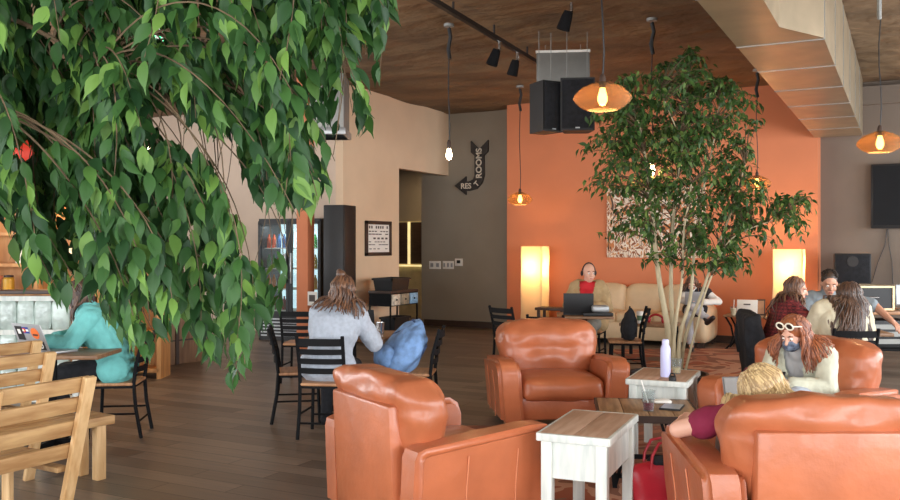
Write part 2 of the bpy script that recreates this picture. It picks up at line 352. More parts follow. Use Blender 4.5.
# collage art on the orange wall
a, c = onY(607.5, 189, YO), onY(706, 258, YO)
art = thing('wall_art', 'wide unframed collage of pale and rust brushstrokes behind the indoor tree', 'artwork', ((a.x+c.x)/2, YO, c.z))
w = c.x-a.x; hh = a.z-c.z
B().box((0, -.02, hh/2), (w, .04, hh)).build('canvas', rampmat('collage', [(60, 52, 48), (196, 128, 80), (228, 214, 196), (150, 92, 60), (236, 226, 210), (206, 150, 104), (90, 74, 66)], 2.6, 'noise', stretch=(2.0, 1, 1.0), distort=1.6), art, smooth=False)
# television and its cables
a, c = onY(871, 164.5, YB-.1), onY(871, 228.5, YB-.1)
tv = thing('television', 'large black wall-mounted television at the right edge', 'television', (a.x+.85, YB, c.z))
hh = a.z-c.z
B().box((0, -.09, hh/2), (1.7, .06, hh), bev=.01).build('housing', M['blackp'], tv); B().box((0, -.123, hh/2+.01), (1.64, .006, hh-.08)).build('screen', mat('tv_glass', (14, 16, 20), .5, spec=.2), tv)
B().box((0, -.03, hh/2), (.4, .06, .4)).build('mount', M['black'], tv)
for (p, lab) in (([(887, 229), (885, 245), (878, 262), (872, 282)], 'thin black cable hanging left from the television'), ([(888, 229), (889, 245), (892, 262), (893, 284)], 'thin black cable hanging straight below the television')):
    tag(B().tube([onY(x, y, YB-.03) for x, y in p], .007, 6).build('cable', M['blackp']), lab, 'cable', 'cables under the television')
# ------------------------------------------------------------------ ceiling things
# duct
dz = CE-.86; dt = CE-.02
du = thing('air_duct', 'large galvanised steel air duct running under the brown ceiling', 'air duct', (-.9, 9, dz))
def dpt(x, y, z): return Vector((x+.9, y-9, z-dz))
b = B()
xl = -1.25
plan = [(xl, -2.9), (-.85, -2.9), (-.85, 7.05), (-.58, 7.58), (-.58, YO-.03), (xl, YO-.03)]
b.prism([(x+.9, y-9) for x, y in plan], 0, dt-dz)
b.build('casing', M['steel'], du, smooth=False)
for y in [1.5, 3.0, 4.5, 6.0, 7.62, 8.8, 10.0, 11.2, 12.4, 13.6]:
    x2 = -.85 if y < 7.1 else -.58; f = B(); ww = x2-xl
    f.box((((xl+x2)/2+.9), y-9, -.003), (ww+.01, .014, .006)); f.box((x2+.9+.003, y-9, (dt-dz)/2), (.006, .014, dt-dz)); f.box((xl+.9-.003, y-9, (dt-dz)/2), (.006, .014, dt-dz))
    f.build('flange', M['greymetal'], du, smooth=False)
# conduit beside the duct
tag(B().tube([Vector((-.2, 8.2, CE)), Vector((-.2, 8.2, CE-.55)), Vector((-.2, 8.25, CE-.6))], .018, 8).build('conduit_drop', M['greymetal']), 'thin grey conduit drop hanging right of the steel duct', 'conduit')
# grey unit near the cream partition
q = pd(330, 13.2); t = thing('ventilation_box', 'grey metal ventilation box hanging beside the cream partition', 'ventilation box', (q.x, q.y, 3.2), TH)
B().box((0, 0, .45), (.5, .7, .9), bev=.01).build('casing', M['greymetal'], t); B().box((0, 0, .05), (.56, .76, .1), bev=.01).build('lip', M['silver'], t)
# track rail and spots
ra, rb = pyd(430, -3, 8.6), pyd(536, 58.5, 11.6); ra.z = rb.z = CE-.1; rc = ra+(ra-rb)*.8
tr = thing('track_rail', 'long black lighting track fixed under the brown ceiling', 'lighting track', (rb.x, rb.y, rb.z))
B().bar(rc-rb, (0, 0, 0), .05, .05).build('rail', M['rail'], tr, smooth=False)
for k in range(5): p = (rc-rb)*(k+.3)/5; B().tube([p, p+Vector((0, 0, .16))], .012, 6).build('hanger', M['rail'], tr)
def spot(px, py, label, d, tilt):
    base = pyd(px, py, d); 
    t = thing('spot_head', label, 'spotlight', base, TH+tilt, 'track spot heads')
    B().tube([(0, 0, 0), (0, 0, -.09)], .018, 8).build('stem', M['chrome'], t)
    B().lathe([(0, -.09), (.045, -.09), (.055, -.14), (.07, -.28), (.062, -.285), (.03, -.16), (0, -.15)], 16).build('head', M['black'], t).rotation_euler = (.18, .3, 0)
def onrail(px):                                                       # the rail's point that shows at px
    best = min((abs((lambda v: (v.dot(rt)/v.dot(fw))*F+450-px)(rc+(rb-rc)*k/400)), k) for k in range(401))[1]; v = rc+(rb-rc)*best/400; return v-Vector((0, 0, .025))
for px, lab, tl in ((499.5, 'left of two black spotlights on the long ceiling track', .3), (517.5, 'right of two black spotlights beside the hanging speakers', -.3)):
    v = onrail(px); dd = v.dot(fw); spot(px, HZ-(v.z-HC)*F/dd, lab, dd, tl)
v = pyd(571.5, 3, 9.0); v.z = CE-.03; spot(571.5, 2.5, 'black spotlight alone near the top, above the hanging speakers', (CE-.06-HC)*F/(HZ-2.5), 0)
# loose lamp lead loops at ceiling roses, pendants
def pendant(px, py, d, w, label, glass, rose=True, bunch=True, power=16, name='pendant_lamp', group='amber pendant lamps'):
    c = pyd(px, py, d); t = thing(name, label, 'pendant lamp', (c.x, c.y, c.z-.08), 0, group); top = CE-.0-(c.z-.08)
    pts = [(.012*math.sin(k*1.3), .01*math.cos(k*1.7), .2+(top-.2)*k/7) for k in range(8)]; pts[-1] = (0, 0, top)
    B().tube(pts, .006, 6).build('cord', M['blackp'], t)
    B().lathe([(0, .13), (.022, .13), (.024, .20), (.012, .23), (0, .23)], 12).build('socket', M['darkwood'], t)
    B().lathe([(0, .0), (.02, .008), (.034, .035), (.036, .06), (.026, .1), (.018, .135), (0, .135)], 14).build('bulb', M['bulb'], t)
    if rose: B().lathe([(0, top), (.06, top), (.06, top-.03), (0, top-.04)], 16).build('ceiling_rose', M['greymetal'], t)
    if bunch:
        f = B(); f.tube([(.0, 0, top-.05), (.02, .0, top-.15), (-.015, .01, top-.28), (.01, 0, top-.4)], .022, 8); f.build('coiled_cord', M['blackp'], t)
    if glass:
        r = w/2; B().lathe([(r*.16, .175), (r*.3, .165), (r*.7, .13), (r*.95, .08), (r, .055), (r*.94, .03), (r*.75, -.005), (r*.56, -.025), (r*.5, -.028), (r*.55, -.018), (r*.73, .003), (r*.92, .034), (r*.97, .055), (r*.92, .078), (r*.68, .123), (r*.3, .156), (r*.16, .166)], 36).build('shade', M['amber'], t)
    light('POINT', 'bulb_glow', (c.x, c.y, c.z-.10 if not glass else c.z-.12), power, (1, .6, .28), shadow_soft_size=.04)
pendant(602.5, 95, 6.3, .42, 'amber glass pendant lamp in front of the hanging speakers', True, bunch=False)
pendant(880, 141, 8.4, .42, 'amber glass pendant lamp in front of the television wall', True, bunch=False)
pendant(520, 198, 13.9, .40, 'small amber glass pendant lamp left against orange wall', True)
pendant(757, 182, 12.6, .40, 'amber glass pendant lamp right of the indoor tree crown', True)
pendant(449, 153, 10.0, .1, 'bare bulb on a long cord near the hallway soffit', False, name='hanging_bulb', group='bare hanging bulbs')
pendant(652, 168, 9.75, .1, 'bare bulb glowing through the indoor tree crown', False, name='hanging_bulb', group='bare hanging bulbs')
pendant(151, 148, 9.5, .1, 'bare bulb glowing behind the foreground foliage', False, name='hanging_bulb', group='bare hanging bulbs')
# red ball lantern
c = pyd(22, 154, 7.0); t = thing('ball_lantern', 'red round lantern hanging behind foreground leaves at far left', 'lantern', (c.x, c.y, c.z-.12))
redm = mat('red_paper', (196, 52, 30), .6, var=.15, vs=5); B().sph((0, 0, .12), .125, 20, (1, 1, .96)).build('globe', redm, t); B().tube([(0, 0, .23), (0, 0, CE-c.z+.12)], .006, 6).build('cord', M['blackp'], t)
# exit sign
c = pyd(160, 38, 9.5); t = thing('exit_sign', 'green lit EXIT sign glimpsed through foreground leaves', 'exit sign', (c.x, c.y, c.z-.1), TH)
B().box((0, 0, .1), (.36, .05, .2), bev=.008).build('housing', M['paper'], t); gm = mat('exit_green', (40, 220, 140), emit=1.5)
B().box((0, -.028, .1), (.32, .01, .16)).build('lit_panel', gm, t); text('EXIT', .12, M['paper'], t, (0, -.036, .1), (PI/2, 0, 0), bold=.003); B().tube([(0, 0, .2), (0, 0, CE-c.z+.1)], .012, 8).build('hanger', M['paper'], t)
# hanging loudspeakers and their sheet
d0 = 10.5
def vent_sp(px, w, py0, py1, label, tw):
    a = pyd(px, py1, d0); hh = (py1-py0)*d0/F; t = thing('hanging_loudspeaker', label, 'loudspeaker', a, TH+tw, 'loudspeakers hung from the ceiling')
    B().prism([(-w/2, -.16), (w/2, -.16), (w*.36, .16), (-w*.36, .16)], 0, hh).build('cabinet', M['blackp'], t, smooth=False)
    B().box((0, -.168, hh/2), (w*.9, .015, hh*.92), bev=.005).build('grille', M['cloth_black'], t); B().box((0, -.178, .03), (.05, .006, .015)).build('badge', M['silver'], t)
    top = CE-a.z+.03
    for s in (-1, 1): B().tube([(s*w*.3, 0, hh), (s*w*.3, 0, top)], .004, 5).build('chain', M['greymetal'], t)
vent_sp(545, .30, 83, 133, 'narrow black loudspeaker, left one hanging below the grey sheet', .55)
vent_sp(577, .40, 80, 132, 'wide black loudspeaker, right one hanging behind the pendant lamp', -.1)
a = pyd(563, 80, 11.0); t = thing('sheet_panel', 'grey sheet metal panel hanging above the black loudspeakers', 'panel', a, TH-.1)
B().box((0, 0, .17), (.66, .04, .42), (-.35, 0, 0), bev=.004).build('sheet', M['greymetal'], t); B().box((0, .065, .37), (.68, .05, .03)).build('edge', M['paper'], t)
for s in (-.22, .22): B().tube([(s, .05, .34), (s, .05, CE-a.z)], .004, 5).build('chain', M['greymetal'], t)
# ------------------------------------------------------------------ furniture
def armchair(loc, rz, label, seed):
    t = thing('leather_armchair', label, 'armchair', loc, rz, 'tan leather armchairs around the coffee table'); L = M['leather']
    B().box((0, .0, .19), (.80, .80, .20), bev=.02).build('base', L, t)
    for s in (-1, 1):
        f = B(); prof = [(-.45, .07), (-.475, .3), (-.485, .5), (-.465, .57), (-.41, .605), (-.3, .61), (.05, .585), (.36, .56), (.405, .545), (.42, .5), (.42, .07)]
        tb = B().prism([(y, z) for y, z in prof], -.1, .1, Matrix(((0, 0, 1, 0), (1, 0, 0, 0), (0, 1, 0, 0), (0, 0, 0, 1))))
        bmesh.ops.remove_doubles(tb.bm, verts=tb.bm.verts[:], dist=1e-5); bmesh.ops.dissolve_limit(tb.bm, angle_limit=.01, verts=tb.bm.verts[:], edges=tb.bm.edges[:])
        bmesh.ops.bevel(tb.bm, geom=[e for e in tb.bm.edges if e.calc_face_angle(0) > .5 and abs(e.verts[0].co.x-e.verts[1].co.x) < .01], offset=.035, segments=3, affect='EDGES')
        for v in tb.bm.verts:
            z = v.co.z; v.co.x += s*(.46+.03*max(0, (z-.3)/.3)**2-(.03 if z < .3 else 0)*(.3-z)/.3)
        ao = tb.build('arm', L, t, ang=50)
        for yy in (-.2, .12): B().tube([(s*(.556+.0), yy, .10), (s*.558, yy, .3), (s*.583, yy+.0, .5)], .004, 5).build('seam', mat('stitching', (206, 128, 90), .6) if 'stitching' not in MATS else MATS['stitching'], ao)
    f = B(); f.box((0, .40, .42), (.69, .10, .67), (-.05, 0, 0), bev=.018); f.build('back_panel', L, t)
    k = B(); k.cushion((0, 0, 0), (.84, .27, .50), .1, 22, .035, .022, seed=seed, tuft=[(-.17, .0, .03, .07), (.17, .0, .03, .07), (0, .02, .02, .05), (0, -.16, .02, .12), (-.3, .12, .012, .05), (.3, .12, .012, .05)]+[(-.36+.06*q_, .035+.01*math.sin(q_*2.1), .012, .03) for q_ in range(13)])
    for v in k.bm.verts:
        z = v.co.z; v.co.x *= .86+.19*min(1, max(0, (z+.2)/.28)); v.co.y += .10*z+ (.05*max(0, (z-.12)/.12) if v.co.y > 0 else 0)
        v.co += Vector((0, .26, .615))
    k.build('back_cushion', L, t, ang=80)
    k = B(); k.cushion((0, -.14, .355), (.70, .64, .19), .06, 14, .03, .012, seed=seed+4); k.build('seat_cushion', L, t, ang=80)
    for x in (-.42, .42):
        for y in (-.38, .36): B().lathe([(0, 0), (.025, 0), (.035, .08), (0, .08)], 12, (x, y, 0)).build('foot', M['darkwood'], t)
    return t
armchair(P(.93, 7.95), yaw(.1, -1), 'tan leather armchair facing the viewer beyond the coffee table', 1)
armchair(P(-.115, 5.12), yaw(.84, .54), 'tan leather armchair at left front seen from behind, seat empty', 2)
armchair(P(1.74, 4.42), yaw(.02, 1), 'tan leather armchair at right front, its back square to the viewer', 3)
armchair(P(2.56, 6.45), yaw(-.72, -.69), 'tan leather armchair holding the woman in a mask', 4)
# whitewashed side tables: w along x, l along y
def side_table(c, w, l, h, rz, label):
    t = thing('side_table', label, 'side table', c, rz, 'whitewashed side tables with plank tops'); W = M['white']
    f = B()
    for i in range(2): f.box((-w/4+w/2*i, 0, h-.0125), (w/2-.003, l-.03, .027), bev=.004)
    f.build('plank_top', M['topwood'], t)
    f = B()
    for s in (-1, 1): f.box((s*(w/2-.004), 0, h-.02), (.022, l, .042), bev=.004); f.box((0, s*(l/2-.004), h-.02), (w, .022, .042), bev=.004)
    f.build('top_edging', W, t)
    f = B()
    for s in (-1, 1): f.box((s*(w/2-.045), 0, h-.14), (.02, l-.1, .2)); f.box((0, s*(l/2-.045), h-.14), (w-.1, .02, .2))
    f.build('apron', W, t)
    for sx in (-1, 1):
        for sy in (-1, 1): B().box((sx*(w/2-.045), sy*(l/2-.045), (h-.04)/2), (.06, .06, h-.04), bev=.005).build('leg', W, t)
    return t
ya = math.atan2((fw*.64+rt*.277).y, (fw*.64+rt*.277).x)-PI/2
side_table(P(.781, 4.915), .385, .72, .6, ya, 'whitewashed side table with bare plank top by the front armchair')
side_table(P(1.64, 6.74), .44, .66, .6, ya, 'whitewashed side table holding the lavender bottle, before the tree')
# coffee table
cc = P(1.33, 5.98); t = thing('coffee_table', 'low square plank coffee table on dark metal legs', 'coffee table', cc, ya+.28)
s = .64; f = B()
for i in range(4): f.box((-s/2+s/4*(i+.5), 0, .475), (s/4-.004, s, .035), bev=.004)
f.build('plank_top', M['rustic'], t)
f = B()
for k in (-1, 1): f.box((0, k*(s/2+.006), .47), (s+.03, .012, .045)); f.box((k*(s/2+.006), 0, .47), (.012, s, .045))
f.build('metal_rim', M['darkwood'], t)
for sx in (-1, 1):
    for sy in (-1, 1):
        f = B(); f.bar((sx*.27, sy*.27, .455), (sx*.22, sy*.27, 0), .03, .03); f.bar((sx*.10, sy*.27, .455), (sx*.22, sy*.27, 0.02), .02, .02); f.build('leg', M['black'], t, smooth=False)
for sy in (-1, 1): B().box((0, sy*.27, .09), (.44, .02, .03)).build('stretcher', M['black'], t)
# black ladder-back dining chair, facing -Y
def dining_chair(loc, rz, label, proto=[]):
    g = 'black ladder-back dining chairs'
    if proto: return dup(proto[0], loc, rz, label)
    t = thing('dining_chair', label, 'chair', loc, rz, g); K = M['black']
    k = B(); k.cushion((0, -.01, .445), (.40, .40, .032), .014, 6, .0); 
    k.build('seat', M['seatwood'], t)
    B().box((0, -.01, .42), (.37, .37, .02)).build('seat_frame', K, t)
    for s in (-1, 1):
        B().tube([(s*.19, .235, 0), (s*.185, .19, .25), (s*.185, .175, .45), (s*.187, .195, .62), (s*.19, .26, .85)], .0155, 8).build('back_post', K, t)
        B().tube([(s*.185, -.19, 0), (s*.17, -.17, .43)], .0145, 8).build('leg', K, t)
        B().tube([(s*.18, -.18, .2), (s*.187, .195, .2)], .009, 6).build('stretcher', K, t)
    B().tube([(-.183, -.186, .13), (.183, -.186, .13)], .009, 6).build('stretcher', K, t); B().tube([(-.187, .205, .13), (.187, .205, .13)], .009, 6).build('stretcher', K, t)
    for z, y in ((.56, .187), (.64, .202), (.72, .223), (.80, .246)):
        f = B(); n = 8
        for i in range(n):
            x0, x1 = -.19+.38*i/n, -.19+.38*(i+1)/n; c0, c1 = .03*(1-(x0/.19)**2), .03*(1-(x1/.19)**2)
            f.bar((x0, y+c0, z), (x1+.002, y+c1, z), .012, .045 if z < .79 else .06)
        f.build('slat', K, t, smooth=False)
    proto.append(t); return t
PLC = {}
def chair_at(key, u, d, fu, fd, label): PLC[key] = (u, d, fu, fd); return dining_chair(P(u, d), yaw(fu, fd), label)
chair_at('A', -1.03, 7.40, .12, 1, 'black ladder-back chair under the woman in pale grey sweater')
chair_at('B', -1.38, 8.02, 1, .16, 'empty black chair seen side-on left of the woman in grey sweater')
chair_at('C', -1.73, 10.3, .1, 1, 'empty black chair farther back by the orange post')
chair_at('D', -.33, 7.95, -1, .1, 'black chair seen edge-on with blue backpack on its seat')
chair_at('E', .80, 10.75, .75, .65, 'empty black chair nearest the glowing lamp, left of the laptop table')
chair_at('F', 1.07, 9.55, .25, .97, 'empty black chair right behind the facing leather armchair')
chair_at('H', 2.10, 10.5, -1, .12, 'empty black chair with dark bag right of the laptop table')
chair_at('M', 1.85, 11.75, -.35, -.95, 'black chair under the bald man in tan jacket')
chair_at('T', -2.80, 7.42, -.97, -.1, 'black chair under the woman in teal top')
chair_at('L', 3.29, 9.05, .97, -.12, 'black chair draped with a dark coat under the woman in plaid')
chair_at('W', 3.62, 8.05, .08, 1, 'black chair under the long-haired woman in cream jacket')
chair_at('N', 4.13, 9.72, -.15, -.98, 'black chair under the dark-haired man at the group table')
def cafe_table(u, d, rz, w, l, label, h=.74):
    t = thing('cafe_table', label, 'table', P(u, d), rz, 'cafe tables on black pedestals')
    B().box((0, 0, h-.016), (w, l, .032), bev=.006).build('table_top', M['tabletop'], t); 
    B().tube([(0, 0, .03), (0, 0, h-.03)], .035, 12).build('pedestal', M['black'], t); B().box((0, 0, h-.04), (w*.5, .05, .02)).build('bracket', M['black'], t)
    f = B()
    f.bar((-.28, 0, .02), (.28, 0, .02), .04, .06, .008); f.bar((0, -.28, .02), (0, .28, .02), .04, .06, .008); f.build('base', M['black'], t)
cafe_table(-.93, 8.42, yaw(.12, 1), .74, .74, 'square cafe table in front of the woman in grey sweater')
cafe_table(1.64, 10.75, yaw(.1, 1), .66, .66, 'cafe table under the black laptop by the bald man')
cafe_table(-3.17, 7.02, yaw(0, 1), .92, .50, 'cafe table with stickered laptop before the woman in teal')
cafe_table(3.95, 8.85, yaw(.1, 1), .72, .72, 'cafe table under the silver laptop between the group of three')
# rustic pale plank chairs and low table at left
def plank_chair(loc, rz, label, proto=[]):
    if proto: return dup(proto[0], loc, rz, label)
    t = thing('plank_chair', label, 'chair', loc, rz, 'pale plank ladder-back chairs at left')
    for s in (-1, 1):
        B().bar((s*.275, .20, 0), (s*.275, .44, .88), .075, .035, .006).build('back_post', M['palestile'], t); B().bar((s*.275, -.26, 0), (s*.275, -.26, .41), .035, .07, .005).build('leg', M['palestile'], t)
        B().bar((s*.25, -.27, .37), (s*.25, .25, .36), .07, .03, .004).build('side_rail', M['paleplank'], t)
    for i, z in enumerate((.47, .60, .73, .84)):
        y = .20+.24*z/.88-.03; B().box((0, y, z), (.60, .024, .085), (-.26, 0, 0), bev=.005).build('slat', M['paleplank'], t)
    f = B()
    for i in range(5): f.box((0, -.24+.105*i, .42), (.60, .098, .026), bev=.005)
    f.build('seat', M['paleplank'], t)
    proto.append(t); return t
plank_chair(P(-2.47, 4.74), yaw(-.88, .48), 'pale plank chair nearest the viewer at lower left, seen from behind')
plank_chair(P(-3.17, 5.83), yaw(-.86, .5), 'pale plank chair second from the viewer, beyond the low bench')
plank_chair(P(-3.58, 6.50), yaw(-.88, .48), 'pale plank chair farthest back of the three, before the stickered laptop')
c = P(-2.70, 5.70); t = thing('low_bench', 'thick pale plank low bench behind the nearest plank chair', 'bench', c, yaw(-.82, .57))
f = B()
for i in range(3): f.box((0, -.10+.10*i, .40), (1.0, .098, .06), bev=.006)
f.build('plank_top', M['paleplank'], t)
for sx in (-1, 1):
    for sy in (-1, 1): B().box((sx*.41, sy*.10, .186), (.07, .06, .372), bev=.005).build('leg', M['palestile'], t)
# sofa
c = (onY(722, 320, YO).x-1.18, YO-.56, 0); sx0 = c[0]
t = thing('sofa', 'cream leather sofa against the orange wall beneath the artwork', 'sofa', c); S = M['sofa']; W = 2.3
B().box((0, .0, .22), (W-.3, .85, .28), bev=.03).build('base', S, t); 
for s in (-1, 1):
    k = B(); k.cushion((s*(W/2-.13), -.02, .36), (.26, .88, .56), .11, 10, .02, .006, seed=s+3); k.build('arm', S, t, ang=80)
for i in range(3):
    w = (W-.5)/3; x = -w+w*i
    k = B(); k.cushion((x, -.1, .42), (w-.01, .66, .18), .06, 10, .03, .008, seed=i); k.build('seat_cushion', S, t, ang=80)
    k = B(); k.cushion((x, .27, .66), (w-.01, .26, .52), .1, 10, .03, .01, (-.15, 0, 0), seed=i+5); k.build('back_cushion', S, t, ang=80)
B().box((0, .37, .5), (W-.24, .12, .66), bev=.03).build('back', S, t)
for x in (-W/2+.12, W/2-.12):
    for y in (-.36, .36): B().box((x, y, .04), (.1, .1, .08)).build('foot', M['darkwood'], t)
# paper floor lamps
pm = bpy.data.materials.new('lamp_paper'); pm.use_nodes = True; nt = pm.node_tree; n = nt.nodes
tb = n.new('ShaderNodeBsdfTranslucent'); tb.inputs[0].default_value = (.95, .72, .42, 1); mx = n.new('ShaderNodeMixShader'); mx.inputs[0].default_value = .6
n['Principled BSDF'].inputs['Base Color'].default_value = (.9, .78, .56, 1); n['Principled BSDF'].inputs['Roughness'].default_value = .9
nt.links.new(n['Principled BSDF'].outputs[0], mx.inputs[1]); nt.links.new(tb.outputs[0], mx.inputs[2]); nt.links.new(mx.outputs[0], n['Material Output'].inputs[0])
def floor_lamp(px, d, w, h, label, zb):
    t = thing('paper_floor_lamp', label, 'floor lamp', pd(px, d), 0, 'glowing square paper floor lamps')
    f = B(); bmv = f.bm; hw = w/2
    vs = [[bmv.verts.new((x*(hw+.006*math.sin(k*2)), y*hw, .06+(h-.06)*k/8)) for x, y in ((-1, -1), (1, -1), (1, 1), (-1, 1))] for k in range(9)]
    for a, c2 in zip(vs, vs[1:]):
        for k in range(4): bmv.faces.new((a[k], a[(k+1) % 4], c2[(k+1) % 4], c2[k]))
    f.build('lamp_shade', pm, t, smooth=False)
    f = B()
    for x in (-1, 1):
        for y in (-1, 1): f.bar((x*(hw-.015), y*(hw-.015), 0), (x*(hw-.015), y*(hw-.015), h-.01), .012, .012)
    f.build('frame', M['darkwood'], t, smooth=False); B().box((0, 0, .03), (w, w, .05), bev=.005).build('base', M['darkwood'], t)
    B().tube([(0, 0, .05), (0, 0, zb-.06)], .01, 6).build('stem', M['black'], t); B().sph((0, 0, zb), .045, 12).build('bulb', M['bulb'], t)
    light('POINT', 'lamp_glow', pd(px, d, zb), 62, (1, .60, .24), shadow_soft_size=.06)
floor_lamp(535, 15.25, .38, 1.56, 'glowing square paper floor lamp at left end of orange wall', 1.2)
floor_lamp(789, 13.4, .42, 1.52, 'glowing square paper floor lamp behind the woman in plaid', 1.25)
# dark low table by the left lamp
t = thing('console_shelf', 'narrow dark wood side table beside the left paper lamp', 'side table', pd(553, 14.3), 0)
B().box((0, 0, .55), (.5, .35, .04), bev=.005).build('table_top', M['darkwood'], t)
for x in (-.2, .2):
    for y in (-.13, .13): B().box((x, y, .265), (.04, .04, .53)).build('leg', M['darkwood'], t)
# small table right of the sofa with curved legs
tc_ = pd(750, 13.35); t = thing('end_table', 'low end table with curved iron legs right of the sofa', 'side table', tc_, .0)
B().box((0, 0, .51), (.72, .42, .03), bev=.006).build('table_top', M['rustic'], t)
for x in (-1, 1):
    for y in (-1, 1): B().tube([(x*.33, y*.18, .5), (x*.25, y*.16, .36), (x*.22, y*.15, .2), (x*.26, y*.16, .08), (x*.33, y*.18, 0)], .014, 8).build('leg', M['black'], t)
# console with tile fronts by the cream partition
cq = pd(391, 13.75); t = thing('drawer_console', 'dark metal console with three tile-fronted drawers against cream wall', 'console', (cq.x-.2, cq.y+.42, 0))
ch = .86
B().box((0, 0, ch-.02), (.42, .88, .04), bev=.005).build('top', M['darkwood'], t); B().box((-.0, 0, ch-.14), (.40, .86, .2)).build('drawer_case', M['black'], t)
for i, cl in enumerate(((216, 206, 188), (150, 140, 120), (130, 170, 200))):
    dr = B().box((.207, -.28+.28*i, ch-.14), (.02, .25, .17), bev=.004).build('drawer', mat('tile'+str(i), cl, .4, var=.3, vs=18), t); B().sph((.225, -.28+.28*i, ch-.14), .014, 10).build('knob', M['black'], dr)
B().box((0, 0, .2), (.40, .84, .02)).build('lower_shelf', M['black'], t)
for x in (-.19, .19):
    for y in (-.42, .42): B().box((x, y, (ch-.2)/2+.05), (.022, .022, ch-.1)).build('leg', M['black'], t)
for x, y in ((-.19, -.42),): pass
def bin_(loc, size, label, rz=0):
    t = thing('storage_bin', label, 'bin', loc, rz, 'black plastic bins on the console'); w, l, h = size
    f = B(); k = .88
    bot = [(-w*k/2, -l*k/2), (w*k/2, -l*k/2), (w*k/2, l*k/2), (-w*k/2, l*k/2)]
    tp = [(-w/2, -l/2), (w/2, -l/2), (w/2, l/2), (-w/2, l/2)]; ins = [(x*.94, y*.94) for x, y in tp]; inb = [(x*.94, y*.94) for x, y in bot]
    R = [[f.bm.verts.new((x, y, z)) for x, y in r] for r, z in ((bot, 0), (tp, h), (ins, h), (inb, .02))]
    f.bm.faces.new(R[0][::-1]); f.bm.faces.new(R[3])
    for a, c2 in zip(R, R[1:]):
        for i in range(4): f.bm.faces.new((a[i], a[(i+1) % 4], c2[(i+1) % 4], c2[i]))
    f.build('tub', M['blackp'], t, smooth=False)
    f = B()
    for s in (-1, 1): f.box((s*w/2, 0, h-.02), (.03, l+.03, .03)); f.box((0, s*l/2, h-.02), (w+.03, .03, .03))
    f.build('rim', M['blackp'], t, smooth=False)
bin_((cq.x-.2, cq.y+.35, ch), (.36, .56, .2), 'black plastic bin on top of the console'); bin_((cq.x-.2, cq.y+.46, .211), (.27, .48, .22), 'black plastic bin on lower shelf of the console')
# drinks cooler and black cabinet
c = pd(290, 14.55); t = thing('drinks_cooler', 'black drinks cooler with two lit glass doors behind the orange post', 'refrigerator', c, TH*.35); Wd, Dp, Hh = 1.16, .7, 2.02
f = B(); f.box((0, Dp-.03, Hh/2), (Wd, .06, Hh)); 
for s in (-1, 1): f.box((s*(Wd/2-.03), Dp/2, Hh/2), (.06, Dp, Hh))
f.box((0, Dp/2, Hh-.04), (Wd, Dp, .08)); f.box((0, Dp/2, .22), (Wd, Dp, .44)); f.build('cabinet', M['blackp'], t, smooth=False)
f = B()
for k in range(6): f.box((0, -.012, .08+.055*k), (Wd-.1, .02, .022))
f.build('vent_grille', M['silver'], t, smooth=False)
lw = mat('cool_light', (206, 236, 248), emit=1.1)
B().box((0, Dp-.075, 1.2), (Wd-.14, .02, 1.48)).build('back_panel', lw, t, smooth=False)
for s in (-1, 1):
    dx = s*Wd/4; dr = B()
    for q in (-1, 1): dr.box((dx+q*(Wd/4-.03), -.02, 1.2), (.05, .04, 1.54))
    dr.box((dx, -.02, .455), (Wd/2-.02, .04, .05)); dr.box((dx, -.02, 1.955), (Wd/2-.02, .04, .05)); dd = dr.build('door', M['blackp'], t, smooth=False)
    B().box((dx, -.02, 1.2), (Wd/2-.1, .012, 1.48)).build('pane', M['clear'], dd, smooth=False); B().box((dx-s*(Wd/4-.05), -.06, 1.2), (.025, .03, .5), bev=.005).build('handle', M['silver'], dd)
shz = (.50, .86, 1.20, 1.54)
for z in shz: B().box((0, Dp/2-.02, z-.012), (Wd-.14, Dp-.16, .016)).build('shelf', M['paper'], t)
light('AREA', 'cooler_light', c+Vector((0, 0, 1.9))+Euler((0, 0, TH*.35)).to_matrix() @ Vector((0, .12, 0)), 9, (.85, .95, 1), shape='RECTANGLE', size=1.0, size_y=.15)
bcol = [mat('drink%d' % i, cl, .25, var=.1) for i, cl in enumerate([(60, 150, 70), (200, 80, 40), (230, 190, 60), (150, 60, 50), (220, 226, 224), (90, 60, 40), (226, 140, 40), (70, 110, 160)])]
protos = []
for m_ in bcol:
    me = B().lathe([(0, 0), (.034, 0), (.036, .02), (.036, .13), (.03, .16), (.014, .2), (.014, .23), (0, .23)], 10).build('drink_bottle', m_); protos.append(me)
used = set(); nm = ['green', 'rust red', 'yellow', 'dark red', 'white', 'brown', 'orange', 'blue']; sn = ['bottom', 'second', 'third', 'top']
Rz = Euler((0, 0, TH*.35)).to_matrix(); kk = 0
for si, z in enumerate(shz):
    for i in range(11):
        if i == 5: continue
        col = [4, 2, 0, 0, 1][(i+si) % 5] if si == 2 else ([6, 6, 5, 6, 2][(i) % 5] if si == 1 else [3, 3, 0, 1, 7][(i//2+si) % 5])
        o = protos[col] if col not in used else protos[col].copy()
        if col in used: C.objects.link(o)
        used.add(col); o.location = c+Rz @ Vector((-.48+.096*i, .16, z-.004)); o.rotation_euler = (0, 0, TH*.35)
        side = 'left' if i < 5 else 'right'; k = i if i < 5 else i-6
        od = ['first', 'second', 'third', 'fourth', 'fifth'][k]
        tag(o, '%s drink bottle, %s from left on the %s shelf behind the %s cooler door' % (nm[col], od, sn[si], side), 'bottle', 'bottles in the drinks cooler')
for i_, o in enumerate(protos):
    if i_ not in used: bpy.data.objects.remove(o)
q = pd(334, 13.05); t = thing('black_cabinet', 'tall matt black cabinet between cooler and cream partition', 'cabinet', q, TH*.35)
B().box((0, .21, 1.09), (.34, .42, 2.18), bev=.01).build('body', M['blackp'], t); B().box((.0, -.012, 1.15), (.32, .02, 2.05), bev=.004).build('door', M['blackp'], t)
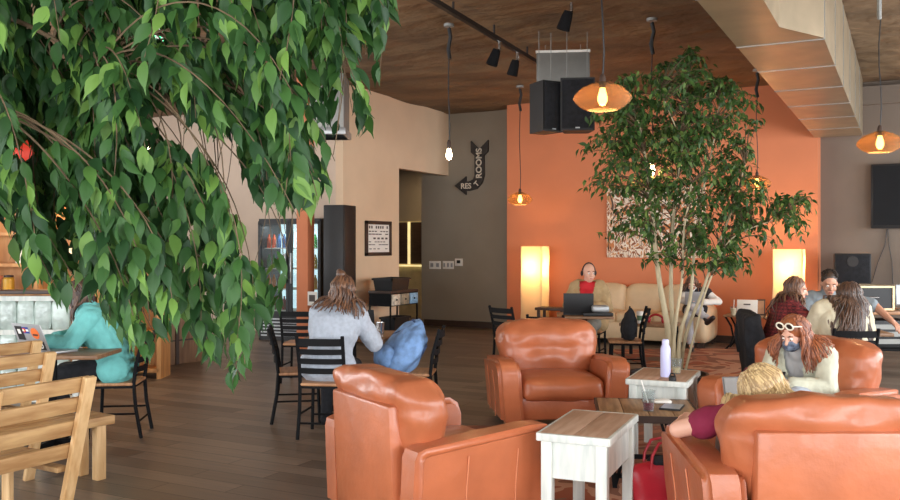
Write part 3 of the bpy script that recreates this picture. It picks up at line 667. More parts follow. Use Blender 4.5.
# paper notice stand on the post
q = pd(312.5, 13.2, 0); nb = thing('notice_card', 'white notice card fixed on the orange post', 'notice', pyd(312.5, 305.5, 13.24), TH*.2)
B().box((0, 0, .105), (.16, .02, .21), bev=.003).build('card', M['paper'], nb); B().box((.0, -.013, .11), (.10, .006, .1)).build('printed_panel', inkm, nb)
# wood counter at left back
ca = pz(204, 361); cb = pz(177, 364.5); 
dv = (ca-cb); rz = math.atan2(dv.y, dv.x); t = thing('service_counter', 'wooden panelled service counter left of the drinks cooler', 'counter', cb, rz)
ln = dv.length; cw = mat('grey_oak', (150, 118, 92), .6, vs=3, stretch=(6, 6, .6), col2=(118, 90, 70))
B().box((ln/2-.6, .45, .53), (ln+1.2, .9, 1.06), bev=.01).build('body', cw, t)
f = B(); 
for z in (.32, .64): f.box((ln/2-.6, -.008, z), (ln+1.2, .016, .02))
for x in (0.0, -.55, -1.1): f.box((x, -.008, .53), (.05, .016, 1.06))
f.build('panel_trim', M['darkwood'], t, smooth=False); B().box((ln/2-.6, .45, 1.085), (ln+1.3, 1.0, .05), bev=.008).build('counter_top', M['tabletop'], t)
# rug under seating
rugm = rampmat('rug_pattern', [(150, 82, 56), (172, 108, 80), (140, 92, 70), (190, 140, 112), (160, 88, 60), (132, 104, 84), (180, 118, 88)], .8, 'noise', .95, distort=1.2)
for (u, d, w, l, lab, r) in ((1.25, 5.9, 2.6, 3.6, 'rust patterned rug beneath the coffee table and side tables', 0), (3.75, 12.1, 2.5, 2.6, 'rust patterned rug spread before the cream sofa', .1)):
    t = B(); t.box((0, 0, .006), (w, l, .012), bev=.003); tag(t.build('rug', rugm, loc=P(u, d), rz=TH+r), lab, 'rug', 'rust patterned rugs')
# ------------------------------------------------------------------ divider at far left
dl = P(-4.62, 8.9); t = thing('glass_block_divider', 'pale framed divider of wavy glass blocks and mosaic panels behind the teal woman', 'divider', dl, TH+.04); Wm = M['white']
blk = mat('glass_block', (204, 220, 212), .12, var=.2, vs=9, bump=.5, bs=14, trans=.25)
f = B()
for x in (-.98, -.55, -.12, .84): f.box((x, 0, .55 if x > -.1 else .68), (.06, .12, 1.1 if x > -.1 else 1.36))
for z in (.03, .37, .71, 1.05): f.box((-.1, 0, z), (1.84, .1, .05))
f.build('frame', Wm, t, smooth=False)
for zi, z in enumerate((.2, .54, .88, 1.19)):
    for x in (-.765, -.335):
        if True: B().box((x-.08, 0, z), (.2, .05, .27)).build('mosaic_panel', rampmat('mosaic', [(90, 66, 52), (206, 190, 170), (120, 96, 80), (230, 222, 208), (70, 56, 50)], 24, 'voronoi') if 'mosaic' not in MATS else MATS['mosaic'], t, smooth=False); MATS['mosaic'] = bpy.data.materials['mosaic']
        k = B(); k.cushion((x+.115, 0, z), (.17, .09, .28), .02, 6, .012); k.build('glass_block', blk, t)
for z in (.2, .54, .88):
    for i in range(5): k = B(); k.cushion((-.01+.172*i, 0, z), (.16, .09, .29), .02, 6, .012, .004, seed=i); k.build('glass_block', blk, t)
B().box((-.55, 0, 1.385), (.96, .2, .05), bev=.006).build('top_rail', M['darkwood'], t); B().box((.40, 0, 1.115), (1.0, .24, .04), bev=.006).build('ledge', M['darkwood'], t)
def ondiv(x, z): return t.matrix_basis @ Vector((x, 0, z))
# terracotta pot
p0 = ondiv(.01, 1.135); tp = thing('terracotta_pot', 'small terracotta flowerpot on the dark divider ledge', 'flowerpot', p0)
B().lathe([(0, 0), (.052, 0), (.07, .11), (.078, .11), (.08, .145), (.07, .145), (.066, .11), (0, .105)], 20).build('pot', M['terracotta'], tp); B().lathe([(0, .12), (.068, .12), (.068, .105), (0, .105)], 16).build('soil', M['soil'], tp)
p0 = ondiv(-.16+.02, 1.135) if False else ondiv(-.085+.0, 1.135)
# white lattice stand on the rail
p0 = ondiv(-.62, 1.41); tl = thing('lattice_rack', 'small white slatted rack standing on the divider at far left', 'rack', p0, TH+.04)
f = B()
for s in (-1, 1): f.bar((s*.13, -.03, 0), (s*.10, .02, .36), .03, .03)
for z in (.06, .18, .30): f.box((0, -.005, z), (.25, .02, .035))
f.box((0, .03, .015), (.25, .14, .03)); f.build('slatted_frame', Wm, tl, smooth=False)
# wooden shelf unit behind
sq = P(-4.55, 10.6); sh = thing('shelf_unit', 'tall honey wood shelf unit behind the glass block divider', 'shelf', sq, TH)
hw_ = mat('honey_pine', (214, 160, 100), .55, vs=3, stretch=(5, 5, .7), col2=(186, 128, 74))
f = B()
for x in (-1.1, -.35, .4, 1.1): f.box((x, 0, 1.05), (.05, .36, 2.1))
f.build('upright', hw_, sh, smooth=False)
for z in (.1, .55, 1.0, 1.35, 1.72, 2.08): B().box((0, 0, z), (2.2, .36, .04)).build('shelf', hw_, sh)
B().box((0, .17, 1.05), (2.2, .02, 2.06)).build('back_panel', hw_, sh); 
for i, (x, z, cl) in enumerate(((-.75, 1.02, 'gold'), (.0, 1.37, 'cream'), (.2, 1.02, 'brown'), (.75, 1.37, 'teal'), (-.6, 1.37, 'white'), (.6, 1.02, 'red'))):
    cm = dict(gold=(220, 170, 60), cream=(230, 216, 186), brown=(96, 64, 44), teal=(70, 130, 130), white=(232, 230, 224), red=(170, 60, 44))[cl]
    v = sh.matrix_basis @ Vector((x, -.03, z)); tj = thing('storage_jar', cl+' jar on the honey wood shelf unit', 'jar', v, 0, 'jars on the shelf unit')
    B().lathe([(0, 0), (.06, 0), (.065, .02), (.065, .16), (.05, .18), (0, .18)], 16).build('jar_body', mat('jar'+cl, cm, .4), tj); B().lathe([(0, .18), (.055, .18), (.055, .205), (0, .21)], 16).build('lid', M['darkwood'], tj)
light('POINT', 'shelf_light', sh.matrix_basis @ Vector((.1, -.5, 2.0)), 26, (1, .74, .42), shadow_soft_size=.1)
# ------------------------------------------------------------------ small things
def bag(name, label, cat, loc, rz, w, dp, h, m, m2, rot=(0, 0, 0), pocket=True, group=None, tilt=0):
    t = thing(name, label, cat, loc, rz, group)
    k = B(); k.cushion((0, 0, h/2), (w, dp, h), min(w, dp, h)*.42, 20, .03, .045, seed=w*9)
    for v in k.bm.verts: f_ = max(0, v.co.z/h); v.co.x *= 1-.28*f_*f_; v.co.y = v.co.y*(1-.35*f_*f_)+tilt*v.co.z
    b_ = k.build('bag_body', m, t, ang=80)
    if pocket:
        k = B(); k.cushion((0, -dp*.47+tilt*h*.3, h*.32), (w*.72, dp*.4, h*.44), dp*.16, 10, .02, .015, seed=3); k.build('pocket', m, t, ang=80)
    zz = h*.97; y0 = tilt*h
    B().tube([(-w*.12, y0, zz-.03), (-w*.1, y0, zz+.04), (0, y0, zz+.06), (w*.1, y0, zz+.04), (w*.12, y0, zz-.03)], .009, 8).build('handle', m2, t)
    f = B()
    for s in (-1, 1): f.tube([(s*w*.2, y0+dp*.22, h*.86), (s*w*.24, dp*.58+y0*.5, h*.55), (s*w*.28, dp*.5, h*.1)], .014, 6)
    f.build('strap', m2, t)
    B().tube([(-w*.36, -dp*.2+tilt*h*.6, h*.6), (-w*.3, -dp*.34+tilt*h*.75, h*.78), (0, -dp*.33+tilt*h*.85, h*.88), (w*.3, -dp*.34+tilt*h*.75, h*.78), (w*.36, -dp*.2+tilt*h*.6, h*.6)], .006, 6).build('zip', m2, t)
    return t
denim = mat('blue_fabric', (120, 156, 204), .85, var=.22, vs=14, bump=.4, bs=26); denim2 = mat('navy_strap', (64, 84, 124), .8)
bag('backpack', 'slumped blue backpack on the seat of the edge-on chair', 'backpack', P(-.50, 7.90, .465), yaw(-.92, -.4), .44, .30, .40, denim, denim2, tilt=.45)
mar = mat('maroon_cloth', (120, 66, 72), .85, var=.15, vs=10); bag('backpack', 'maroon backpack on floor between dark coat and armchair', 'backpack', P(2.86, 8.3), yaw(-.2, -1), .32, .2, .42, mar, mar)
bag('shoulder_bag', 'black bag hanging on back of the empty chair by the tree', 'bag', P(2.14, 10.47, .465), yaw(-1, .1), .30, .12, .34, M['cloth_black'], M['cloth_black'], pocket=False)
# red tote
redl = mat('red_leather', (176, 32, 46), .4, var=.1, vs=5, bump=.1); t = thing('tote_bag', 'glossy red tote bag on the rug under the coffee table edge', 'bag', P(1.26, 5.22), yaw(.25, -1))
k = B(); k.cushion((0, 0, .15), (.40, .15, .30), .05, 14, .015, .015)
for v in k.bm.verts: v.co.x *= 1+.22*(v.co.z/.3-.5); v.co.y *= 1.25-.6*(v.co.z/.3)
k.build('bag_body', redl, t, ang=80)
for s in (-1, 1): B().tube([(-.10, s*.045, .27), (-.09, s*.05, .36), (-.05, s*.05, .43), (.02, s*.05, .44), (.07, s*.05, .38), (.09, s*.045, .27)], .009, 8).build('handle', redl, t)
k = B(); k.cushion((.02, 0, .31), (.22, .09, .06), .03, 8, .0, .015); k.build('contents', M['cloth_black'], t)
# lavender bottle, glasses
def on(u, d, z): return P(u, d, z)
lav = mat('lavender_enamel', (196, 198, 236), .3, var=.03); t = thing('water_bottle', 'tall lavender insulated bottle on the rear white side table', 'bottle', pd(665.5, 6.62, .602))
B().lathe([(0, 0), (.036, 0), (.038, .01), (.038, .21), (.03, .235), (0, .235)], 20).build('flask', lav, t); B().lathe([(0, .235), (.026, .235), (.026, .27), (.02, .282), (0, .282)], 16).build('lid', lav, t)
t = thing('drinking_glass', 'clear plastic cup behind the lavender bottle', 'cup', pd(676.5, 6.78, .602)); B().lathe([(0, 0), (.03, 0), (.042, .115), (.039, .115), (.028, .006), (0, .006)], 20).build('cup', M['clear'], t)
B().lathe([(0, .007), (.028, .007), (.033, .05), (0, .05)], 16).build('drink', mat('pale_drink', (206, 190, 150), .2), t)
t = thing('bottle_cap', 'small black loop cap beside the lavender bottle', 'cap', pd(672.5, 6.42, .602)); B().lathe([(0, 0), (.028, 0), (.028, .03), (.018, .036), (0, .036)], 16).build('cap', M['blackp'], t); B().tube([(-.02, 0, .032), (-.012, 0, .052), (.012, 0, .052), (.02, 0, .032)], .006, 6).build('loop', M['blackp'], t)
t = thing('iced_drink', 'clear cup of dark berry drink with straw on coffee table', 'drink', pz(648.5, 410.5, .493)); B().lathe([(0, 0), (.034, 0), (.046, .13), (.047, .134), (.043, .134), (.032, .005), (0, .005)], 24).build('cup', M['clear'], t)
B().lathe([(0, .006), (.032, .006), (.0365, .055), (0, .055)], 20).build('drink', mat('berry', (110, 26, 44), .15), t); B().tube([(.01, 0, .012), (-.025, -.01, .13), (-.045, -.015, .20)], .0045, 8).build('straw', M['paper'], t)
t = thing('notebook', 'slim dark tablet lying on the coffee table by the cup', 'tablet', pz(672, 408, .493), ya); B().box((0, 0, .006), (.14, .2, .012), bev=.003).build('body', M['blackp'], t); B().box((0, 0, .0125), (.125, .18, .002)).build('screen', M['silver'], t)
t = thing('paper_napkin', 'crumpled white napkin on the coffee table beside tablet', 'napkin', pz(661, 403, .493), .5); k = B(); k.cushion((0, 0, .012), (.12, .08, .02), .008, 8, .005, .012); k.build('sheet', M['paper'], t)
# laptops: hinge along x, lid back faces +Y, keyboard at -Y
def laptop(loc, rz, label, m, w=.34, dp=.235, op=.35, extra=None, name='laptop'):
    t = thing(name, label, 'laptop', loc, rz); B().box((0, -dp/2, .009), (w, dp, .018), bev=.004).build('keyboard_base', m, t)
    l = B().box((0, 0, dp/2), (w, .008, dp), bev=.003).build('lid', m, t, loc=(0, .004, .016)); l.rotation_euler = (-op, 0, 0)
    B().box((0, -.0055, dp/2), (w*.93, .002, dp*.88)).build('screen', M['blackp'], l)
    if extra: extra(l, w, dp)
    return t
def stick(l, w, dp):
    def st(x, z, a, b_, m, nm, lab=None, ):
        o = B().box((x, .0055, z), (a, .002, b_)).build(nm, m, l); 
        if lab: o['label'] = lab
        return o
    blackm = M['blackp']; o = st(.105, dp*.66, .085, .12, blackm, 'sticker', 'black sticker with white square'); B().box((.105, .0072, dp*.72), (.035, .001, .04)).build('sticker_mark', M['paper'], o)
    bl = mat('flag_blue', (40, 66, 150), .5); rd = mat('flag_red', (200, 50, 50), .5); gd = mat('flag_gold', (236, 196, 70), .5)
    o = st(.02, dp*.78, .075, .055, bl, 'sticker', 'blue and white striped flag sticker with red C'); B().box((.02, .0072, dp*.78), (.075, .001, .018)).build('flag_stripe', M['paper'], o)
    f = B(); f.tube([(.035+.016*math.cos(a), .008, dp*.78+.016*math.sin(a)) for a in [math.radians(50+26*k) for k in range(11)]], .005, 6); f.build('flag_letter', rd, o); B().sph((.035, .0075, dp*.78), .008, 10, (1, .2, 1)).build('flag_disc', gd, o)
    om = mat('sticker_orange', (226, 110, 50), .5); o = B().lathe([(0, .0045), (.048, .0045), (.048, .0065), (0, .0065)], 24).build('sticker', om, l, loc=(-.085, 0, dp*.68)); o.rotation_euler = (-PI/2, 0, 0); o['label'] = 'round orange sticker'
    B().box((-.085, .0072, dp*.63), (.06, .001, .014)).build('sticker_band', blackm, l)
    o = st(-.11, dp*.24, .085, .075, blackm, 'sticker', 'black sticker with white ring'); f = B(); f.tube([(-.11+.02*math.cos(a), .0072, dp*.24+.02*math.sin(a)) for a in [2*PI*k/12 for k in range(13)]], .004, 5); f.build('sticker_ring', M['paper'], o)
    st(.03, dp*.22, .07, .05, M['paper'], 'sticker', 'plain white sticker')
laptop(P(-3.25, 6.92, .742), yaw(.50, .85), 'grey laptop with colourful stickers on lid before the teal woman', M['silver'], .36, .24, .4, stick)
laptop(P(1.55, 10.62, .742), yaw(.12, 1.0), 'open black laptop on table before the bald man', M['blackp'], .36, .25, .12)
laptop(P(3.74, 8.78, .742), yaw(.0, 1), 'open silver laptop on the group table', M['silver'], .35, .25, .25)
laptop(P(1.71, 4.98, .625), yaw(.12, -1), 'dark grey laptop on the lap of the blonde woman', mat('slate_lid', (120, 116, 114), .4, .2), .30, .21, .3, lambda l, w, dp: B().box((0, -.0075, dp/2), (w*.95, .002, dp*.92)).build('display', mat('dim_display', (124, 118, 112), .4), l))
t = thing('device_case', 'black case and grey device on the bald man\'s table', 'case', P(1.76, 10.50, .742), TH); B().box((0, 0, .02), (.36, .12, .04), bev=.008).build('case', M['blackp'], t); k = B(); k.cushion((.03, 0, .085), (.2, .1, .09), .03, 8, .0, .01); k.build('grey_device', M['silver'], t)
t = thing('metal_tumbler', 'small steel tumbler on the cafe table right of grey sweater', 'tumbler', pz(384.5, 335, .742)*1); t.location = P(-.66, 8.3, .742); B().lathe([(0, 0), (.035, 0), (.042, .12), (.038, .12), (.033, .006), (0, .006)], 20).build('cup', M['chrome'], t)
t = laptop(P(-.88, 8.40, .742), yaw(.12, 1), 'dark open laptop in front of woman in grey sweater', M['blackp'], .34, .23, .3)
# sheet sign and cup on end table
zt = .527; t = thing('table_sign', 'white card sign leaning upright on the iron end table', 'sign', pd(747, 13.3, zt), .0); B().box((0, .02, .115), (.3, .012, .23), (-.2, 0, 0), bev=.002).build('card', M['paper'], t); B().box((0, -.002, .16), (.1, .004, .02), (-.2, 0, 0)).build('printed_panel', inkm, t); B().box((0, .07, .06), (.06, .1, .012), (-.9, 0, 0)).build('prop', M['paper'], t)
t = thing('paper_cup', 'pale drink cup with straw on the iron end table', 'cup', pd(733.5, 13.2, zt)); B().lathe([(0, 0), (.035, 0), (.048, .13), (.04, .135), (0, .135)], 18).build('cup', M['clear'], t); B().tube([(0, 0, .02), (.01, 0, .24)], .005, 6).build('straw', M['paper'], t); B().lathe([(0, .004), (.033, .004), (.043, .11), (0, .11)], 16).build('drink', mat('milk_tea', (226, 206, 170), .4), t)
t = thing('picture_stand', 'dark framed card standing at right on the iron end table', 'picture frame', pd(761, 13.25, zt), .0); B().box((0, 0, .12), (.12, .02, .24), (-.12, 0, 0), bev=.003).build('frame', M['darkwood'], t); B().box((0, -.011, .12), (.09, .004, .2), (-.12, 0, 0)).build('card', M['seatwood'], t)
# low table in front of sofa with red headband and cup
t = thing('low_table', 'low brown table before the sofa behind the trunk', 'side table', pd(650, 12.4), 0); B().box((0, 0, .47), (.75, .5, .04), bev=.006).build('table_top', M['tabletop'], t)
for x in (-1, 1):
    for y in (-1, 1): B().box((x*.33, y*.2, .225), (.04, .04, .45)).build('leg', M['black'], t)
t = thing('red_headphones', 'folded red headphones on the low table by sofa', 'headphones', pd(656, 12.3, .493)); B().tube([(.11*math.cos(a), 0, .02+.10*math.sin(a)) for a in [PI*k/10 for k in range(11)]], .016, 8).build('headband', redl, t)
for s in (-1, 1): B().sph((s*.10, 0, .045), .045, 12, (.6, 1, 1)).build('ear_cup', redl, t)
t = thing('takeaway_cup', 'white cup with printed band on the low table', 'cup', pd(640, 12.3, .493)); B().lathe([(0, 0), (.038, 0), (.05, .15), (.052, .155), (.04, .17), (0, .17)], 18).build('cup', M['paper'], t); B().lathe([(.0415, .04), (.0475, .11)], 18).build('sleeve', mat('cup_green', (90, 120, 90), .6), t)
# coat over chair
t = thing('dark_coat', 'dark coat draped over the chair behind the woman in plaid', 'coat', P(3.38, 9.04, .0), yaw(.97, -.12))
k = B(); k.cushion((0, .27, .52), (.60, .17, .76), .06, 16, .0, .05, (-.12, 0, 0), seed=8)
for v in k.bm.verts: v.co.x *= 1.05-.16*((v.co.z-.1)/.85)
k.build('coat_body', M['cloth_black'], t, ang=80)
for s in (-1, 1): B().tube([(s*.20, .34, .82), (s*.25, .35, .66), (s*.25, .33, .46)], [.045, .05, .04], 10).build('sleeve', M['cloth_black'], t)
# loudspeaker on stand at back right
q = onY(852, 283, 14.5); t = thing('stage_loudspeaker', 'black stage loudspeaker against grey wall beneath the television', 'loudspeaker', (q.x, q.y, q.z), .1)
hh = .44; B().box((0, 0, hh/2), (.50, .34, hh), bev=.015).build('cabinet', M['blackp'], t); B().box((0, -.172, hh/2), (.46, .012, hh*.92), bev=.004).build('grille', M['cloth_black'], t); B().lathe([(0, 0), (.075, 0), (.08, .01), (0, .012)], 20).build('horn', M['rail'], t, loc=(0, -.178, hh*.74)).rotation_euler = (PI/2, 0, 0)
t2 = thing('speaker_stand', 'black tripod stand under the stage loudspeaker', 'speaker stand', (q.x, q.y, 0)); B().tube([(0, 0, .1), (0, 0, q.z)], .02, 10).build('pole', M['black'], t2); B().box((0, 0, q.z-.012), (.2, .2, .02)).build('plate', M['black'], t2)
for k in range(3): a_ = 2*PI*k/3+.5; B().tube([(0, 0, .55), (.38*math.cos(a_), .38*math.sin(a_), .01)], .012, 8).build('leg', M['black'], t2)
# equipment table, flight case, screen
et = P(5.42, 11.0); t = thing('equipment_table', 'pale topped equipment table at the right edge', 'table', et, TH); B().box((0, 0, .76), (1.1, .7, .035), bev=.006).build('table_top', M['seatwood'], t)
for x in (-1, 1):
    for y in (-1, 1): B().box((x*.5, y*.3, .371), (.05, .05, .742)).build('leg', M['black'], t)
B().box((0, .05, .3), (1.0, .5, .03)).build('lower_shelf', M['black'], t)
v = P(5.25, 11.15, .778); t = thing('flight_case', 'black flight case with pale metal edging on the equipment table', 'flight case', v, TH); B().box((0, 0, .15), (.52, .42, .30)).build('case_body', M['blackp'], t)
f = B()
for z in (.01, .29): 
    for s in (-1, 1): f.box((0, s*.21, z), (.54, .02, .025)); f.box((s*.26, 0, z), (.02, .44, .025))
for x in (-1, 1):
    for y in (-1, 1): f.box((x*.26, y*.21, .15), (.025, .025, .3))
f.build('edging', mat('brass_edge', (206, 180, 140), .4, metal=.5), t, smooth=False); B().tube([(-.06, -.225, .15), (-.06, -.25, .16), (.06, -.25, .16), (.06, -.225, .15)], .008, 6).build('handle', M['chrome'], t)
v = P(5.66, 10.92, .778); t = thing('monitor', 'pale blue glowing screen on the equipment table at right edge', 'monitor', v, TH-.1); B().box((0, 0, .19), (.26, .03, .26), bev=.006).build('housing', M['silver'], t); B().box((0, -.017, .19), (.23, .004, .22)).build('screen', mat('screen_blue', (200, 224, 240), .3, emit=.7), t); B().box((0, .02, .035), (.05, .02, .08)).build('stand', M['silver'], t); B().box((0, 0, .006), (.18, .14, .012)).build('base', M['silver'], t)
v = P(5.4, 11.05, .318); t = thing('rack_unit', 'dark amplifier rack on lower shelf of the equipment table', 'amplifier', v, TH); B().box((0, 0, .17), (.6, .4, .34), bev=.01).build('case', M['blackp'], t)
for z in (.08, .17, .26): B().box((0, -.205, z), (.52, .012, .06)).build('front_panel', M['greymetal'], t)
# ------------------------------------------------------------------ people
def cap(bm, a, b, ra, rb, n=14, k=5):     # closed tapered capsule
    a, b = Vector(a), Vector(b); d = b-a; L = max(d.length, 1e-4); q = d.to_track_quat('Z', 'Y').to_matrix() if d.length > 1e-4 else Matrix.Identity(3)
    prof = [(ra*math.cos(t), -ra*math.sin(t)) for t in [PI/2*(1-i/k) for i in range(k+1)]]+[(rb*math.cos(t), L+rb*math.sin(t)) for t in [PI/2*i/k for i in range(k+1)]]
    rings = []
    for r, z in prof:
        rings.append([bm.verts.new(a+q @ Vector((r*math.cos(2*PI*j/n), r*math.sin(2*PI*j/n), z))) for j in range(n)] if r > 1e-6 else [bm.verts.new(a+q @ Vector((0, 0, z)))])
    for A, Bq in zip(rings, rings[1:]):
        for j in range(n):
            f = list(dict.fromkeys([A[j % len(A)], A[(j+1) % n % len(A)], Bq[(j+1) % n % len(Bq)], Bq[j % len(Bq)]]))
            if len(f) > 2: bm.faces.new(f)
def ell(bm, c, r, R=Matrix.Identity(3), n=20):
    t = bmesh.new(); bmesh.ops.create_uvsphere(t, u_segments=n, v_segments=n*2//3, radius=1); c = Vector(c)
    for v in t.verts: v.co = c+R @ Vector((v.co.x*r[0], v.co.y*r[1], v.co.z*r[2]))
    me = bpy.data.meshes.new('t'); t.to_mesh(me); t.free(); bm.from_mesh(me); bpy.data.meshes.remove(me)
def remesh(bm, vox, sm, name, m, wr=0, wf=14, cut=None):
    bmesh.ops.recalc_face_normals(bm, faces=bm.faces[:]); me = bpy.data.meshes.new('t'); bm.to_mesh(me); bm.free(); o = bpy.data.objects.new('t', me); C.objects.link(o)
    r = o.modifiers.new('r', 'REMESH'); r.mode = 'VOXEL'; r.voxel_size = vox; r.use_smooth_shade = True
    if sm: s = o.modifiers.new('s', 'SMOOTH'); s.iterations = sm; s.factor = .5
    dg = bpy.context.evaluated_depsgraph_get(); out = bpy.data.meshes.new_from_object(o.evaluated_get(dg)); bpy.data.objects.remove(o); bpy.data.meshes.remove(me)
    out.name = name; out.materials.clear(); out.materials.append(m)
    if wr or cut:
        b = bmesh.new(); b.from_mesh(out); b.normal_update()
        if wr:
            for v in b.verts: v.co += v.normal*wr*(mnoise.noise(Vector((v.co.x*wf, v.co.y*wf, v.co.z*wf*.7)))+.5*abs(mnoise.noise(Vector((v.co.x*wf*2, v.co.y*wf*2, v.co.z*wf*1.2+5)))))
        if cut: bmesh.ops.delete(b, geom=[f for f in b.faces if cut(f.calc_center_median())], context='FACES')
        b.to_mesh(out); b.free()
    for p in out.polygons: p.use_smooth = True
    return out
def hand(bm, w, d, nrm, side, curl=.5, s=1.0):
    w = Vector(w); d = Vector(d).normalized(); nrm = Vector(nrm); nrm = (nrm-d*nrm.dot(d)).normalized(); ac = d.cross(nrm).normalized()*side
    ends = []
    for k in range(4):
        e = w+d*(.082-.006*abs(k-1))*s+ac*(.027-.018*k)*s; cap(bm, w+ac*(.014-.009*k)*s, e, .014*s, .0115*s, 10, 3); ends.append(e)
    for k, (e, ln) in enumerate(zip(ends, (.068, .076, .071, .055))):
        p = e; a = curl*(.5+.1*k)
        for j, fr in enumerate((.45, .32, .25)):
            a2 = a+curl*.75*j; q = p+(d*math.cos(a2)+nrm*math.sin(a2))*ln*fr*s; cap(bm, p, q, (.0098-.001*j)*s, (.009-.001*j)*s, 10, 3); p = q
    p0 = w+ac*.022*s+d*.018*s; p1 = p0+(d*.7+ac*.6+nrm*.35).normalized()*.042*s; p2 = p1+(d*.85+ac*.15+nrm*.5*(.3+curl)).normalized()*.034*s; p3 = p2+(d*.9+nrm*.5*curl).normalized()*.025*s
    cap(bm, p0, p1, .015*s, .0115*s, 10, 3); cap(bm, p1, p2, .0112*s, .010*s, 10, 3); cap(bm, p2, p3, .010*s, .0085*s, 10, 3)
def person(label, loc, rz, J, skin='skin', vox=.008, head=(0, 0, 0), hs=1.0, tops=(), pants=None, shoe=None, hair=None, hands=None, face=True, width=1.0, shin_skin=False, eyes_closed=False):
    """J: joints in the person's frame (facing -Y, own left = +X)"""
    D = dict(pelvis=(0, 0, .56), waist=(0, .02, .73), chest=(0, 0, .91), neck=(0, 0, 1.08), head=(0, -.02, 1.215),
             sl=(.165, .0, 1.02), sr=(-.165, .0, 1.02), el=(.22, -.06, .76), er=(-.22, -.06, .76), wl=(.16, -.30, .76), wr=(-.16, -.30, .76),
             kl=(.12, -.43, .54), kr=(-.12, -.43, .54), al=(.12, -.40, .09), ar=(-.12, -.40, .09))
    D.update(J); V = {k: Vector(v) for k, v in D.items()}; W = width
    t = new('person', None, None, loc, rz)
    X = Vector((1, 0, 0)); sx = (V['sl']-V['sr']).normalized()
    def torso(bm, g, lo=True):
        p, w, c = V['pelvis'], V['waist'], V['chest']
        if lo: cap(bm, p-X*.085*W, p+X*.085*W, .108*W+g, .108*W+g)
        for a, b_, r1, r2, h1, h2 in ((p, w, .105, .098, .07, .055), (w, c, .098, .108, .055, .08)):
            for s in (-1, 0, 1): cap(bm, a+sx*s*h1*W, b_+sx*s*h2*W, r1*W+g, r2*W+g)
        cap(bm, V['sr']*.88+V['sl']*.12, V['sl']*.88+V['sr']*.12, .066*W+g, .066*W+g)
        for s, sk in ((-1, 'sr'), (1, 'sl')): cap(bm, c+sx*s*.07*W, V[sk]*.8+V['neck']*.2, .095*W+g, .062*W+g)
        cap(bm, c, V['neck']-Vector((0, 0, .03)), .09*W+g, .055+g*.5)
    def arm(bm, sd, g, f=1.0, only=None):
        s, e, w = V['s'+sd], V['e'+sd], V['w'+sd]
        if f <= .5: cap(bm, s, s+(e-s)*f*2, .056*W+g*1.2, .048*W+g*1.6)
        else: cap(bm, s, e, .054*W+g, .043*W+g); cap(bm, e, e+(w-e)*(f-.5)*2, .042*W+g, .031+g*1.3)
    def leg(bm, sd, g, shin=1.0):
        s = 1 if sd == 'l' else -1; h = V['pelvis']+X*s*.085*W; k, a = V['k'+sd], V['a'+sd]
        cap(bm, h, k, .088*W+g, .062*W+g); cap(bm, k, k+(a-k)*shin, .060*W+g, .042+g)
    Rh = Euler((0, 0, head[1])).to_matrix() @ Euler((head[0], 0, 0)).to_matrix() @ Euler((0, head[2], 0)).to_matrix()
    hc = V['head']
    def hp(x, y, z): return hc+Rh @ (Vector((x, y, z))*hs)
    bm = bmesh.new(); torso(bm, 0)
    for s in 'lr': arm(bm, s, 0); leg(bm, s, -.004)
    for s, sg in (('l', 1), ('r', -1)):
        hh = (hands or {}).get(s); w, e = V['w'+s], V['e'+s]; d0 = (w-e).normalized()
        d, nr, cu = (Vector(hh[0]), Vector(hh[1]), hh[2]) if hh else (d0, Vector((0, 0, -1)), .55)
        hand(bm, w, d, nr, sg if nr.z < .5 else sg, cu, .98*W)
    for s in 'lr':
        a = V['a'+s]; fd = Vector((0, -1, 0)) if not J.get('f'+s) else Vector(J['f'+s]).normalized(); cap(bm, a, a+fd*.14+Vector((0, 0, -.045)), .038, .03)
    cap(bm, V['neck']-Vector((0, 0, .06)), hp(0, .015, -.05), .056*W, .05*W)
    ell(bm, hp(0, .012, .032), Vector((.073, .092, .088))*hs, Rh); ell(bm, hp(0, -.025, -.025), Vector((.060, .070, .080))*hs, Rh); ell(bm, hp(0, -.042, -.082), Vector((.040, .044, .036))*hs, Rh)
    cap(bm, hp(0, -.090, .006), hp(0, -.108, -.028), .010*hs, .0145*hs); cap(bm, hp(-.035, -.078, .022), hp(.035, -.078, .022), .014*hs, .014*hs)
    for s in (-1, 1): ell(bm, hp(s*.075, .012, -.012), Vector((.011, .02, .032))*hs, Rh, 12); ell(bm, hp(s*.035, -.062, -.035), Vector((.026, .026, .026))*hs, Rh, 12)
    cap(bm, hp(-.02, -.086, -.066), hp(.02, -.086, -.066), .010*hs, .010*hs)
    body = remesh(bm, vox, 3, 'person', M[skin]); t_ = bpy.data.objects.new('person', body); C.objects.link(t_); t_.location = loc; t_.rotation_euler = (0, 0, rz); bpy.data.objects.remove(t); t = t_
    tag(t, label, 'person')
    if face:
        for s in (-1, 1):
            f = B(); f.sph(hp(s*.030, -.0815, .002), .0125*hs, 12); e = f.build('eye', M['paper'], t); f = B(); f.sph(hp(s*.030, -.0895, -.001), .0062*hs, 10); f.build('iris', M['eyew'], e)
            f = B(); f.tube([hp(s*.014, -.093, .021), hp(s*.032, -.092, .027), hp(s*.05, -.080, .021)], [.003*hs, .0042*hs, .0025*hs], 6); f.build('eyebrow', MATS.get('brow', M['eyew']), t)
        f = B(); f.tube([hp(-.022, -.088, -.066), hp(-.008, -.098, -.064), hp(.008, -.098, -.064), hp(.022, -.088, -.066)], [.002*hs, .0055*hs, .0055*hs, .002*hs], 8); f.build('mouth', M['pink'], t)
